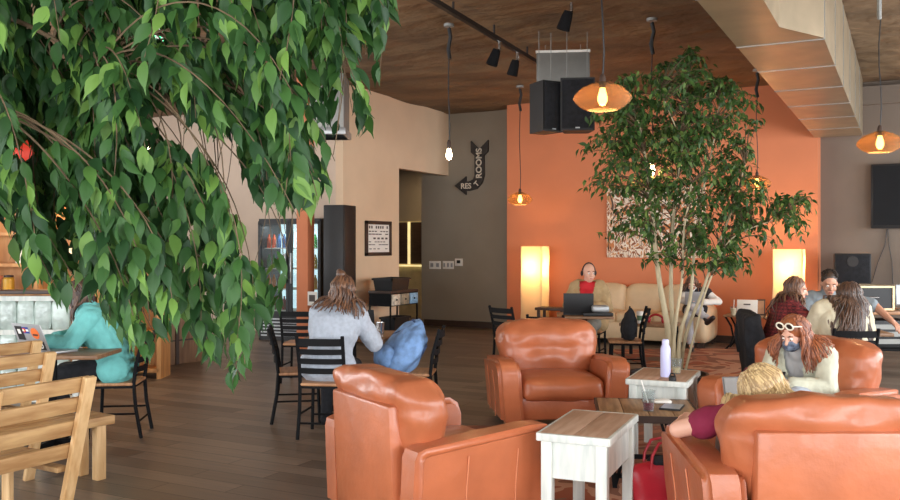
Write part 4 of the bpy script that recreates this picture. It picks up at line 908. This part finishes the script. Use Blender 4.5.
    for (nm, m, cov, g, opt) in tops:
        bm = bmesh.new(); torso(bm, g, True)
        for s in 'lr': arm(bm, s, g, cov)
        if opt.get('collar'): cap(bm, V['neck']-Vector((0, 0, .05)), V['neck']-Vector((0, 0, .005)), .068+g, .062+g)
        if opt.get('hem'): cap(bm, V['pelvis']-X*.1*W+Vector((0, 0, -opt['hem']+.05)), V['pelvis']+X*.1*W+Vector((0, 0, -opt['hem']+.05)), .11*W+g, .11*W+g)
        me = remesh(bm, max(vox, .009), 2, nm, m, .012, 13, opt.get('cut')); new(nm, me, t)
    if pants:
        bm = bmesh.new(); cap(bm, V['pelvis']-X*.085*W, V['pelvis']+X*.085*W, .112*W+.006, .112*W+.006)
        for s in 'lr': leg(bm, s, .008, .93)
        new('trousers', remesh(bm, max(vox, .01), 2, 'trousers', pants, .010, 11), t)
    if shoe:
        for s in 'lr':
            a = V['a'+s]; fd = Vector((0, -1, 0)) if not J.get('f'+s) else Vector(J['f'+s]).normalized(); bm = bmesh.new()
            dn = Vector((0, 0, -.045)) if abs(fd.z) < .5 else Vector((0, 0, 0)); cap(bm, a+dn*.8-fd*.04, a+fd*.15+dn*1.05, .042, .036); cap(bm, a+dn*.6, a+(V['k'+s]-a).normalized()*(.06), .05, .05)
            new('shoe', remesh(bm, .009, 2, 'shoe', shoe), t)
    if hair: hair(t, hp, Rh, hc, hs, V)
    return t, hp, V
def hairmat(name, a, b):
    m = mat(name, a, .42, vs=30, stretch=(3, 3, .35), col2=b, sheen=.1, contrast=.5); nt = m.node_tree; n = nt.nodes; L = nt.links
    g = n.new('ShaderNodeNewGeometry'); rp = [x for x in n if x.type == 'VALTORGB'][0]; nz = [x for x in n if x.type == 'TEX_NOISE'][0]
    mm = n.new('ShaderNodeMath'); mm.operation = 'ADD'; m2 = n.new('ShaderNodeMath'); m2.operation = 'MULTIPLY_ADD'; m2.inputs[1].default_value = .8; m2.inputs[2].default_value = -.4
    L.new(g.outputs['Random Per Island'], m2.inputs[0]); L.new(m2.outputs[0], mm.inputs[0]); L.new(nz.outputs['Fac'], mm.inputs[1]); L.new(mm.outputs[0], rp.inputs[0]); return m
def longhair(m, length, n=110, r=.012, front=1.9, spread=.05, seed=1, bun=False, wave=.012, fall=None, part=0, vol=1.0, capy=.0):
    def go(t, hp, Rh, hc, hs, V):
        rg = random.Random(seed); f = B()
        ell(f.bm, hp(0, .02+capy, .040), Vector((.081*vol, .096, .090))*hs, Rh, 24)
        yawh = Rh @ Vector((0, 1, 0)); az0 = math.atan2(yawh.x, yawh.y)
        for i in range(n):
            ph = (i/(n-1)*2-1)*front + rg.uniform(-.04, .04); el = rg.uniform(.0, 1.25)
            p0l = Vector((math.sin(ph)*math.cos(el)*.080*vol, .02+capy+math.cos(ph)*math.cos(el)*.092, .045+math.sin(el)*.085))
            p0l = p0l+(p0l-Vector((0, .02, .03))).normalized()*.005; pts = [hc+Rh @ (p0l*hs)]
            mid = Vector((math.sin(ph)*.089*vol, .018+capy+math.cos(ph)*.100, .0)); pts.append(hc+Rh @ (((p0l+mid)/2+(p0l+mid).normalized()*.012)*hs)); pts.append(hc+Rh @ (mid*hs))
            L = length*rg.uniform(.82, 1.05); base = pts[-1]; d = (base-hc); d.z = 0; d.normalize(); k = 5; wv = rg.uniform(0, 6)
            for j in range(1, k+1):
                s = j/k; q = base+d*(spread*s)+Vector((wave*math.sin(wv+s*5), wave*math.cos(wv*1.3+s*5), -L*s))
                if fall: q += Vector(fall)*s
                # stay outside the chest and shoulders
                for c_, rr in ((V['chest'], .205), (V['neck'], .085), ((V['sl']*.7+V['neck']*.3), .125), ((V['sr']*.7+V['neck']*.3), .125), (V['waist'], .175), ((V['waist']+V['chest'])/2, .195)):
                    dv = q-c_
                    if dv.length < rr: q = c_+dv.normalized()*rr
                pts.append(q)
            rr = r*rg.uniform(.7, 1.2); f.tube(pts, [rr*.8, rr, rr]+[rr*(1-.14*j) for j in range(1, k+1)], 6)
        if bun: f.sph(hp(.01, .075, .125), .040*hs, 12); f.sph(hp(.02, .09, .145), .024*hs, 10)
        f.build('hair', m, t, ang=80)
    return go
def shorthair(m, top=.012, n=160):
    def go(t, hp, Rh, hc, hs, V):
        f = B(); ell(f.bm, hp(0, .022, .046), Vector((.079, .092, .088+top*.3))*hs, Rh, 24); rg = random.Random(3)
        for i in range(n):
            ph = rg.uniform(-2.6, 2.6); el = rg.uniform(.25, 1.5); p = Vector((math.sin(ph)*math.cos(el)*.078, .022+math.cos(ph)*math.cos(el)*.090, .046+math.sin(el)*.088))
            if p.y < -.045 and p.z < .085: continue
            dr = Vector((rg.uniform(-.3, .3), -.5, .25)); q = p*1.0+dr*.02+(p-Vector((0, .02, .03))).normalized()*top; f.tube([hc+Rh @ (p*hs), hc+Rh @ (q*hs)], [.008*hs, .004*hs], 5)
        f.build('hair', m, t, ang=80)
    return go
def bald(m):
    def go(t, hp, Rh, hc, hs, V):
        f = B()
        for s in (-1, 1): ell(f.bm, hp(s*.05, .045, .0), Vector((.029, .055, .036))*hs, Rh, 14)
        ell(f.bm, hp(0, .075, -.002), Vector((.05, .034, .038))*hs, Rh, 14); f.build('hair', m, t)
    return go
def seat_at(key, back=.0):
    u, d, fu, fd = PLC[key]; n = math.hypot(fu, fd); return P(u-fu/n*back, d-fd/n*back), yaw(fu, fd)
brown = hairmat('dark_brown_hair', (52, 36, 28), (92, 64, 46)); ltb = hairmat('brown_hair', (70, 46, 34), (122, 84, 58)); red = hairmat('auburn_hair', (110, 58, 34), (166, 96, 56)); blond = hairmat('blonde_hair', (150, 120, 78), (206, 176, 126)); blackh = hairmat('near_black_hair', (34, 26, 22), (66, 50, 40)); greyh = hairmat('grey_hair', (150, 140, 130), (190, 180, 170))
K_ = M['cloth_black']
# woman in pale grey sweater
l, r = seat_at('A', .0)
person('woman in pale grey sweater seated from behind, brown hair half up', l, r, dict(waist=(-.03, -.0, .74), chest=(-.07, -.03, .93), neck=(-.10, -.06, 1.08), head=(-.115, -.09, 1.20), sl=(.09, -.04, 1.01), sr=(-.25, -.05, 1.0), er=(-.36, -.17, .75), wr=(-.29, -.42, .785), el=(.14, -.2, .78), wl=(.02, -.42, .785), kl=(.1, -.42, .53), kr=(-.13, -.42, .53)),
       head=(.35, -.25, 0), tops=[('sweater', mat('pale_grey_knit', (172, 179, 190), .9, var=.08, vs=30, bump=.3, bs=60), 1.0, .03, dict(collar=1, hem=.03))], pants=K_, shoe=K_, hair=longhair(ltb, .24, 120, .012, 2.3, .05, 2, bun=True, wave=.02), face=False)
# bald man
tanj = mat('tan_wool', (176, 148, 108), .85, var=.12, vs=12, bump=.2, bs=60); redp = mat('red_polo', (200, 34, 44), .8, var=.08); gtr = mat('grey_trousers', (128, 126, 118), .85, var=.1)
l, r = seat_at('M', .0); jc = lambda p: p.y < -.06 and abs(p.x) < .062+.16*max(0, (p.z-.8)) and p.z > .6
t, hp, V = person('bald man with headphones in tan jacket and red polo', l, r, dict(er=(-.26, -.05, .78), el=(.26, -.05, .76), wl=(.16, -.27, .79), wr=(-.16, -.28, .79), head=(.01, -.03, 1.215)), skin='skin', head=(.06, .55, 0), hs=1.05, width=1.12,
       tops=[('polo_shirt', redp, .5, .012, dict(collar=1)), ('jacket', tanj, .97, .032, dict(cut=jc, hem=.05))], pants=gtr, shoe=K_, hair=bald(greyh))
f = B(); f.tube([hp(.088*math.cos(a), .01, .0+.128*math.sin(a)) for a in [PI*k/14 for k in range(15)]], .008, 8); f.build('headphone_band', M['blackp'], t)
for s in (-1, 1): f = B(); f.sph(hp(s*.088, .01, -.005), .036, 12, (.55, 1, 1)); f.build('ear_cup', M['blackp'], t)
# person curled on sofa
l = pd(695, 13.45); l.z = .0
wsl = mat('white_shirt', (232, 228, 220), .85, var=.05); vest = mat('dark_vest', (40, 36, 40), .9, var=.2); lgrey = mat('light_grey_trousers', (186, 186, 190), .85, var=.08); boot = mat('dark_boot', (44, 34, 32), .5)
person('small person in white sleeves and dark vest reading cross-legged on the sofa', l, yaw(-.22, -1), dict(pelvis=(0, .0, .60), waist=(.02, .10, .68), chest=(.03, .17, .79), neck=(-.02, .15, .90), head=(-.04, .12, 1.0-.02), sl=(.17, .15, .86), sr=(-.12, .15, .86), el=(.36, .05, .72), wl=(.12, -.14, .72), er=(-.2, -.02, .74), wr=(-.08, -.22, .76), kl=(-.06, -.40, .66), al=(.16, -.52, .50), kr=(-.12, -.42, .54), ar=(-.08, -.42, .10), fl=(.35, -.7, .45)),
       vox=.009, head=(.45, -.1, 0), hs=.92, width=.84, tops=[('shirt', wsl, 1, .014, dict(collar=1)), ('vest', vest, .05, .024, {})], pants=lgrey, shoe=boot, hair=longhair(ltb, .12, 70, .012, 2.2, .02, 4))
v = l+Euler((0, 0, yaw(-.22, -1))).to_matrix() @ Vector((-.03, -.30, .69)); laptop(v, yaw(.1, 1), 'small pale tablet held by the person on the sofa', M['silver'], .28, .19, .3)
# woman in plaid
plaid = rampmat('red_black_plaid', [(60, 26, 28), (120, 40, 42), (84, 30, 32), (140, 52, 50)], 9, 'check', .9)
l, r = seat_at('L', -.04)
person('woman in dark red plaid shirt leaning in profile, long brown hair', l, r, dict(waist=(0, -.05, .73), chest=(.0, -.12, .90), neck=(.0, -.17, 1.03), head=(.0, -.225, 1.135), sl=(.165, -.14, .98), sr=(-.165, -.14, .98), el=(.22, -.34, .78), er=(-.22, -.34, .78), wl=(.1, -.5, .79), wr=(-.1, -.5, .79)),
       head=(.2, -.45, 0), tops=[('plaid_shirt', plaid, 1, .026, dict(collar=1, hem=.04))], pants=K_, shoe=K_, hair=longhair(ltb, .33, 120, .013, 2.25, .03, 5, fall=(0, -.02, 0)))
# dark-haired man
slate = mat('slate_tee', (132, 142, 148), .85, var=.08); l, r = seat_at('N', -.04)
person('dark-haired man in grey tee looking down at the group table', l, r, dict(chest=(0, -.08, .90), waist=(0, -.02, .73), neck=(0, -.12, 1.06), head=(.0, -.17, 1.175), sl=(.19, -.09, 1.0), sr=(-.19, -.09, 1.0), el=(.46, -.22, .93), wl=(.56, -.42, .79), er=(-.26, -.2, .78), wr=(-.12, -.40, .79)),
       skin='skin2', head=(.32, -.05, 0), hs=1.06, width=1.1, tops=[('tee_shirt', slate, .42, .016, dict(collar=1))], pants=K_, shoe=K_, hair=shorthair(blackh))
# woman from behind
creamj = mat('cream_jacket', (206, 196, 168), .85, var=.1, vs=8, bump=.25, bs=30); jean = mat('pale_jeans', (178, 186, 196), .85, var=.12, vs=8)
l, r = seat_at('W', -.02)
t, hp, V = person('woman in cream jacket seen from behind, very long dark hair', l, r, dict(waist=(0, -.02, .73), chest=(0, -.08, .90), neck=(0, -.11, 1.04), head=(-.085, -.14, 1.115), sl=(.18, -.09, .98), sr=(-.18, -.09, .98), el=(.25, -.2, .75), er=(-.27, -.18, .72), wl=(.1, -.42, .79), wr=(-.12, -.42, .79), kr=(-.2, -.40, .53), ar=(-.24, -.2, .09), kl=(.16, -.4, .53)),
       head=(.15, .1, 0), width=1.06, tops=[('jacket', creamj, 1, .034, dict(collar=1, hem=.06))], pants=jean, shoe=K_, hair=longhair(brown, .44, 240, .012, 2.2, .09, 6, wave=.016, vol=1.1), face=False)
# woman in mask
def armloc(u, d, fu, fd, x, y): v = P(u, d); a = yaw(fu, fd); return v+Euler((0, 0, a)).to_matrix() @ Vector((x, y, 0)), a
denj = mat('pale_denim_jacket', (206, 206, 184), .85, var=.12, vs=9, bump=.25, bs=30); shirt = mat('grey_tee', (176, 176, 176), .85, var=.06)
l, r = armloc(2.60, 6.45, -.72, -.69, .0, .06)
jc2 = lambda p: p.y < -.10 and abs(p.x+.02) < .045+.06*max(0, (p.z-.55)*2) and p.z > .5
t, hp, V = person('auburn-haired woman in face mask and pale denim jacket looking down at phone', l, r, dict(pelvis=(0, .0, .54), waist=(0, -.01, .62), chest=(-.0, -.06, .74), neck=(-.01, -.13, .86), head=(-.02, -.19, .95), sl=(.175, -.10, .80), sr=(-.175, -.10, .80), el=(.23, -.22, .58), er=(-.23, -.22, .58), wl=(.05, -.40, .60), wr=(-.07, -.39, .60), kl=(.12, -.46, .54), kr=(-.12, -.46, .54), al=(.13, -.52, .09), ar=(-.13, -.52, .09)),
       vox=.006, head=(.42, -.18, 0), hs=1.0, hands=dict(l=((-.35, -.75, .3), (-.6, .5, .3), .8), r=((.35, -.75, .3), (.6, .5, .3), .8)), tops=[('shirt', shirt, .4, .012, dict(collar=1)), ('denim_jacket', denj, .95, .03, dict(cut=jc2, collar=1))], pants=jean, shoe=K_, hair=longhair(red, .25, 220, .0095, 2.15, .045, 7, wave=.022, vol=1.14))
maskm = mat('patterned_mask', (50, 54, 74), .8, vs=26, col2=(128, 144, 166)); bm = bmesh.new(); ell(bm, hp(0, -.052, -.056), Vector((.060, .062, .050)), Euler((0, 0, 0)).to_matrix() if False else (Matrix.Identity(3)), 24)
bm.free(); f = B(); Rr = None
bm2 = bmesh.new(); bmesh.ops.create_uvsphere(bm2, u_segments=28, v_segments=18, radius=1)
for v in bm2.verts: v.co = Vector((v.co.x*.063, v.co.y*.068, v.co.z*.054))
bmesh.ops.delete(bm2, geom=[x for x in bm2.faces if x.calc_center_median().y > -.005], context='FACES')
for v in bm2.verts: v.co = hp(v.co.x, v.co.y-.053, v.co.z-.055)
f.merge(bm2); f.build('face_mask', maskm, t, ang=80)
for s in (-1, 1): f = B(); f.tube([hp(s*.062, -.055, -.04), hp(s*.075, -.01, -.02), hp(s*.083, .02, -.005)], .0025, 5); f.build('mask_loop', M['blackp'], t)
wp = mat('white_sunglass_frame', (236, 228, 208), .3)
for s in (-1, 1):
    f = B(); f.tube([hp(s*.038+.030*math.cos(a), -.076-.012*0, .098+.026*math.sin(a)) for a in [2*PI*k/18 for k in range(19)]], .006, 8); g_ = f.build('sunglasses', wp, t, label='white framed sunglasses pushed up on hair')
    bm2 = bmesh.new(); bmesh.ops.create_circle(bm2, cap_ends=True, segments=18, radius=1)
    for v in bm2.verts: v.co = hp(s*.038+.028*v.co.x, -.075, .098+.024*v.co.y)
    f = B(); f.merge(bm2); f.build('lens', M['eyew'], g_); f = B(); f.tube([hp(s*.068, -.073, .1), hp(s*.09, -.02, .075), hp(s*.086, .03, .04)], .005, 6); f.build('temple', wp, g_)
f = B(); f.tube([hp(-.012, -.078, .1), hp(0, -.082, .105), hp(.012, -.078, .1)], .005, 6); f.build('bridge', wp, t)
ph = thing('phone', 'dark phone in the hands of the woman in mask', 'phone', l+Euler((0, 0, r)).to_matrix() @ Vector((-.01, -.47, .605)), r); b_ = B().box((0, 0, .05), (.075, .01, .14), (-.9, 0, 0), bev=.003).build('body', M['blackp'], ph)
# blonde woman
l, r = armloc(1.74, 4.42, .02, 1, .10, .02); maroon = mat('maroon_tee', (132, 30, 62), .85, var=.1, vs=8)
t, hp, V = person('blonde woman in maroon tee slouched in the right front armchair, elbow on its arm', l, r, dict(pelvis=(-.08, -.02, .53), waist=(-.04, .0, .62), chest=(.02, -.0, .68), neck=(.06, -.04, .77), head=(.05, -.08, .855), sl=(.20, -.02, .74), sr=(-.13, -.02, .70), el=(.47, -.11, .648), wl=(.36, -.36, .66), er=(-.24, -.2, .56), wr=(-.05, -.4, .58), kl=(.10, -.46, .54), kr=(-.14, -.46, .54), al=(.1, -.62, .09), ar=(-.14, -.62, .09)),
       vox=.007, head=(.35, .2, .55), width=1.05, tops=[('tee_shirt', maroon, .30, .016, dict(collar=1))], pants=jean, shoe=K_, hair=longhair(blond, .17, 420, .008, 2.5, .10, 8, wave=.012, vol=1.3, fall=(.05, .0, 0)))
# woman in teal
teal = mat('teal_knit', (112, 190, 186), .85, var=.08, vs=12, bump=.25, bs=40); l, r = seat_at('T', -.0)
person('woman in teal top bent over her laptop behind the foliage', l, r, dict(waist=(0, -.06, .73), chest=(.0, -.16, .90), neck=(.0, -.25, 1.05), head=(.02, -.32, 1.165), sl=(.165, -.18, .99), sr=(-.165, -.18, .99), el=(.24, -.32, .78), er=(-.2, -.30, .80), wl=(.24, -.50, .80), wr=(.02, -.50, .80), kl=(.13, -.46, .53), kr=(-.1, -.46, .53), al=(.12, -.36, .09), ar=(-.1, -.52, .09)),
       head=(.45, .25, 0), tops=[('teal_top', teal, .95, .035, dict(hem=.05, collar=1))], pants=K_, shoe=mat('brown_sandal', (90, 60, 50), .6), hair=longhair(brown, .2, 110, .012, 2.2, .02, 9))
# ------------------------------------------------------------------ indoor trees
# leaf outline: across-offsets along the midrib with a drip tip
LS = [(0, .0), (.10, .10), (.28, .20), (.5, .215), (.7, .14), (.86, .045), (1.08, .004)]
def leaves(items, name, m, parent, fold=.35, droop=.25):
    n = len(LS); vs = []; fs = []; base = 0
    for (p, d, up, L) in items:
        d = d.normalized(); s = d.cross(up)
        if s.length < 1e-3: s = d.cross(Vector((1, 0, 0)))
        s.normalize(); nr = s.cross(d).normalized()
        for (t, w) in LS:
            c = p+d*(t*L)-nr*(droop*L*t*t)
            vs += [c-s*(w*L)+nr*(fold*w*L), c, c+s*(w*L)+nr*(fold*w*L)]
        for i in range(n-1):
            a = base+i*3; fs += [(a, a+1, a+4, a+3), (a+1, a+2, a+5, a+4)]
        base += n*3
    me = bpy.data.meshes.new(name); me.from_pydata([tuple(v) for v in vs], [], fs); me.materials.append(m)
    for p in me.polygons: p.use_smooth = True
    return new(name, me, parent)
def bez(a, b, c, d, n):
    out = []
    for i in range(n+1):
        t = i/n; out.append(a*(1-t)**3+b*3*t*(1-t)**2+c*3*t*t*(1-t)+d*t**3)
    return out
rg = random.Random(11)
def rv(s=1): return Vector((rg.uniform(-1, 1), rg.uniform(-1, 1), rg.uniform(-1, 1)))*s
def proj(v): dd = v.dot(fw); return 450+F*v.dot(rt)/dd, HZ-F*(v.z-HC)/dd
# --- foreground weeping fig, trunk out of frame to the left
base = P(-2.15, 2.75); tr = thing('weeping_fig', 'large foreground weeping fig with drooping glossy leaves, upper left', 'tree', base)
B().lathe([(0, 0), (.2, 0), (.28, .42), (.31, .44), (.31, .48), (.27, .48), (.26, .42), (0, .42)], 28).build('pot', M['soil'] if False else M['darkwood'], tr); B().lathe([(.27, .43), (0, .45)], 24).build('soil', M['soil'], tr)
W0 = base
top = P(-2.0, 2.7, 2.25); f = B()
tp_ = bez(W0+Vector((0, 0, .42)), P(-2.2, 2.75, 1.1), P(-2.0, 2.7, 1.6), top, 10); f.tube([p-W0 for p in tp_], [.06-.003*i for i in range(11)], 12); f.build('trunk', M['bark'], tr)
limb_ends = [P(-1.35, 2.5, 2.35), P(-.95, 2.7, 2.55), P(-.6, 2.8, 2.60), P(-1.3, 2.9, 2.1), P(-1.2, 2.3, 1.95), P(-.85, 2.95, 2.25), P(-.35, 2.9, 2.50), P(-1.0, 2.5, 2.1)]
f = B(); nodes = []
for e in limb_ends:
    pts = bez(top, top+(e-top)*.3+Vector((0, 0, .25)), top+(e-top)*.75+Vector((0, 0, .15)), e, 12); f.tube([p-W0 for p in pts], [.015-.0009*i for i in range(13)], 8); nodes += pts[3:]
f.build('limb', M['twig'], tr)
def interp(tab, x):
    for (a, b), (c, d) in zip(tab, tab[1:]):
        if a <= x <= c: return b+(d-b)*(x-a)/(c-a)
    return tab[-1][1] if x > tab[-1][0] else tab[0][1]
low = [(-80, 300), (-20, 262), (0, 215), (18, 262), (35, 292), (60, 300), (85, 285), (105, 320), (125, 338), (145, 356), (160, 335), (180, 318), (200, 350), (225, 378), (237, 384), (250, 362), (266, 318), (288, 302), (297, 230), (310, 206), (332, 190), (345, 100), (360, 142), (374, 122), (384, 40), (392, 20)]
holes = [(165, 118, 17, 18), (180, 132, 17, 17), (196, 142, 18, 18), (213, 152, 19, 18), (226, 170, 17, 20), (238, 192, 15, 20), (248, 214, 14, 18), (270, 232, 18, 22), (290, 240, 10, 30), (295, 215, 8, 14), (171, 126, 17, 22), (222, 158, 16, 24), (160, 38, 10, 12), (150, 149, 9, 9), (22, 154, 15, 14), (48, 282, 8, 10), (268, 222, 14, 26), (262, 250, 26, 16), (300, 275, 16, 60), (346, 110, 9, 60), (6, 252, 8, 22), (39, 286, 9, 8), (190, 235, 7, 9), (75, 292, 7, 7), (240, 205, 10, 12), (150, 322, 8, 16), (335, 160, 8, 30), (366, 60, 14, 14), (345, 75, 10, 12)]
LF = []; f = B(); sprays = []
for x, y in [(px, interp(low, px)) for px in range(-70, 386, 9)]: sprays.append((x, y-rg.uniform(4, 14), True))
for _ in range(250):
    x = rg.uniform(-90, 385); y = interp(low, x); sprays.append((x, rg.uniform(-70, max(-40, y-22)), False))
for (px, py, edge) in sprays:
    dd = rg.uniform(2.25, 3.1) if px < 300 else rg.uniform(2.5, 3.0); tip = pyd(px, py, dd)
    ln = rg.uniform(.2, .5); S = tip+Vector((0, 0, ln))+rt*(-ln*rg.uniform(-.1, 1.0))+fw*rg.uniform(-.12, .12)
    node = min(nodes, key=lambda q: (q-S).length+max(0, S.z-q.z)*.5)
    pts = bez(node, node+(S-node)*.5+Vector((0, 0, .12)), S+rt*ln*.3+Vector((0, 0, .05)), tip, 16)
    f.tube([p-W0 for p in pts], [.0034-.00014*i for i in range(17)], 4, cap=False)
    ns = int(34+ln*40)
    for k in range(ns):
        t = (.38+.62*(k+rg.random()*.6)/ns)*16; i = min(15, int(t)); p = pts[i].lerp(pts[i+1], t-i) if i < 16 else pts[16]; ax = (pts[i+1]-pts[i]).normalized()
        sd = ax.cross(Vector((0, 0, 1))); sd = sd.normalized() if sd.length > .05 else rt
        out = (sd*(1 if k % 2 else -1)*rg.uniform(.2, 1.1)+ax*.3+Vector((0, 0, -rg.uniform(.7, 1.6)))+rv(.55)).normalized()
        L = rg.uniform(.055, .088); st = p+out*rg.uniform(.01, .045)
        x_, y_ = proj(st+out*L*.5)
        if any(((x_-a)/c)**2+((y_-b_)/d)**2 < 1 for a, b_, c, d in holes): continue
        if x_ > -60 and y_+8 > interp(low, x_)+10: continue
        upn = (Vector((0, 0, 1))*.6-fw*.5+rv(.55)); LF.append((st-W0, out, upn, L))
f.build('twigs', M['twig'], tr); fo = leaves(LF, 'foliage', M['green'], tr)
# --- far indoor ficus in low pot
base = pd(668, 9.3); tr = thing('ficus_tree', 'tall multi-stemmed ficus with pale stems in dark low pot', 'tree', base); W0 = base
B().lathe([(0, 0), (.34, 0), (.41, .2), (.42, .24), (.39, .24), (.37, .2), (0, .19)], 36).build('pot', M['blackp'], tr); B().lathe([(.375, .205), (0, .225)], 24).build('soil', M['soil'], tr)
Dt = 9.3
def T(px, py, dz=0): return pyd(px, py, Dt+dz)
stems = [([(671, 372, .05), (668, 330, 0), (660, 285, -.05), (655, 245, -.1), (650, 190, -.2), (640, 130, -.25), (628, 95, -.3)], .055),
         ([(674, 372, 0), (673, 330, .1), (671, 290, .15), (672, 240, .2), (676, 190, .2), (684, 130, .2), (688, 75, .2)], .045),
         ([(678, 373, -.08), (680, 335, -.1), (690, 300, -.1), (694, 255, -.1), (700, 205, 0), (712, 150, .0), (720, 100, 0)], .036),
         ([(680, 374, .06), (686, 335, .1), (703, 290, .1), (716, 250, .1), (732, 210, .1), (745, 165, .1)], .034),
         ([(671, 373, -.1), (676, 320, -.2), (682, 280, -.3), (684, 230, -.35), (690, 170, -.4), (660, 90, -.4)], .03),
         ([(684, 376, -.02), (697, 325, -.05), (708, 285, -.1), (730, 240, -.15), (768, 222, -.2), (790, 215, -.2)], .022)]
allp = []
stems = [(p_, r_*.66) for p_, r_ in stems]
for pts, r0 in stems:
    q = [T(*p) for p in pts]; q[0].z = .21; sm = []
    for i in range(len(q)-1):
        a, b_, c_, d_ = q[max(0, i-1)], q[i], q[i+1], q[min(len(q)-1, i+2)]
        for k in range(5):
            s = k/5; sm.append(.5*((2*b_)+(c_-a)*s+(2*a-5*b_+4*c_-d_)*s*s+(3*b_-a-3*c_+d_)*s**3))
    sm.append(q[-1]); n = len(sm); B().tube([p-W0 for p in sm], [r0*(1-.8*i/n) for i in range(n)], 10).build('stem', M['bark'], tr); allp += sm[8:]
clusters = [(690, 80, 45, 22, 90), (640, 100, 38, 24, 80), (725, 112, 38, 28, 80), (672, 120, 60, 30, 120), (612, 118, 30, 18, 36), (610, 150, 32, 20, 40), (655, 155, 45, 24, 90), (710, 155, 46, 30, 110), (598, 182, 22, 11, 18), (640, 195, 38, 18, 46), (690, 195, 50, 24, 85), (738, 190, 26, 26, 50), (630, 222, 28, 14, 26), (672, 235, 40, 16, 42), (725, 235, 34, 22, 60), (754, 214, 16, 24, 22), (792, 212, 24, 18, 42), (775, 240, 14, 8, 8), (706, 262, 42, 12, 34), (745, 262, 20, 16, 18), (655, 258, 24, 8, 10), (690, 58, 12, 9, 14), (805, 230, 9, 12, 8), (600, 235, 12, 5, 5)]
LF = []; f = B()
for (cx, cy, rx, ry, n) in clusters:
    for _ in range(int(n*.74)):
        while True:
            a, b_ = rg.uniform(-1, 1), rg.uniform(-1, 1)
            if a*a+b_*b_ < 1: break
        tip = T(cx+a*rx, cy+b_*ry, rg.uniform(-.85, .85)*(1-.4*abs(a))); node = min(allp, key=lambda q: (q-tip).length+max(0, q.z-tip.z+.1)*.6)
        pts = bez(node, node.lerp(tip, .35)+Vector((0, 0, .12)), node.lerp(tip, .8)+Vector((0, 0, .14)), tip, 8); f.tube([p-W0 for p in pts], [.006-.0006*i for i in range(9)], 4, cap=False)
        for k in range(9):
            t = (.45+.55*k/8)*8; i = min(7, int(t)); p = pts[i].lerp(pts[i+1], t-i)+rv(.035); ax = (pts[i+1]-pts[i]).normalized(); out = (ax*.3+rv(.8)+Vector((0, 0, -.5))).normalized(); LF.append((p-W0, out, Vector((0, 0, 1))+rv(.8), rg.uniform(.06, .095)))
f.build('branches', M['twig'], tr); leaves(LF, 'foliage', M['green2'], tr)
# ------------------------------------------------------------------ daylight and exposure
w = bpy.data.worlds.new('sky'); bpy.context.scene.world = w; w.use_nodes = True; w.node_tree.nodes['Background'].inputs[0].default_value = (.80, .88, 1, 1); w.node_tree.nodes['Background'].inputs[1].default_value = 1.0
sc = bpy.context.scene; sc.view_settings.view_transform = 'Standard'; sc.view_settings.look = 'None'; sc.view_settings.exposure = EXPO; sc.view_settings.gamma = 1; sc.view_settings.use_curve_mapping = False
sc.cycles.max_bounces = 10; sc.cycles.diffuse_bounces = 5; sc.cycles.transparent_max_bounces = 16; sc.cycles.sample_clamp_indirect = 6; sc.cycles.use_denoising = True; sc.cycles.caustics_reflective = False; sc.cycles.caustics_refractive = False
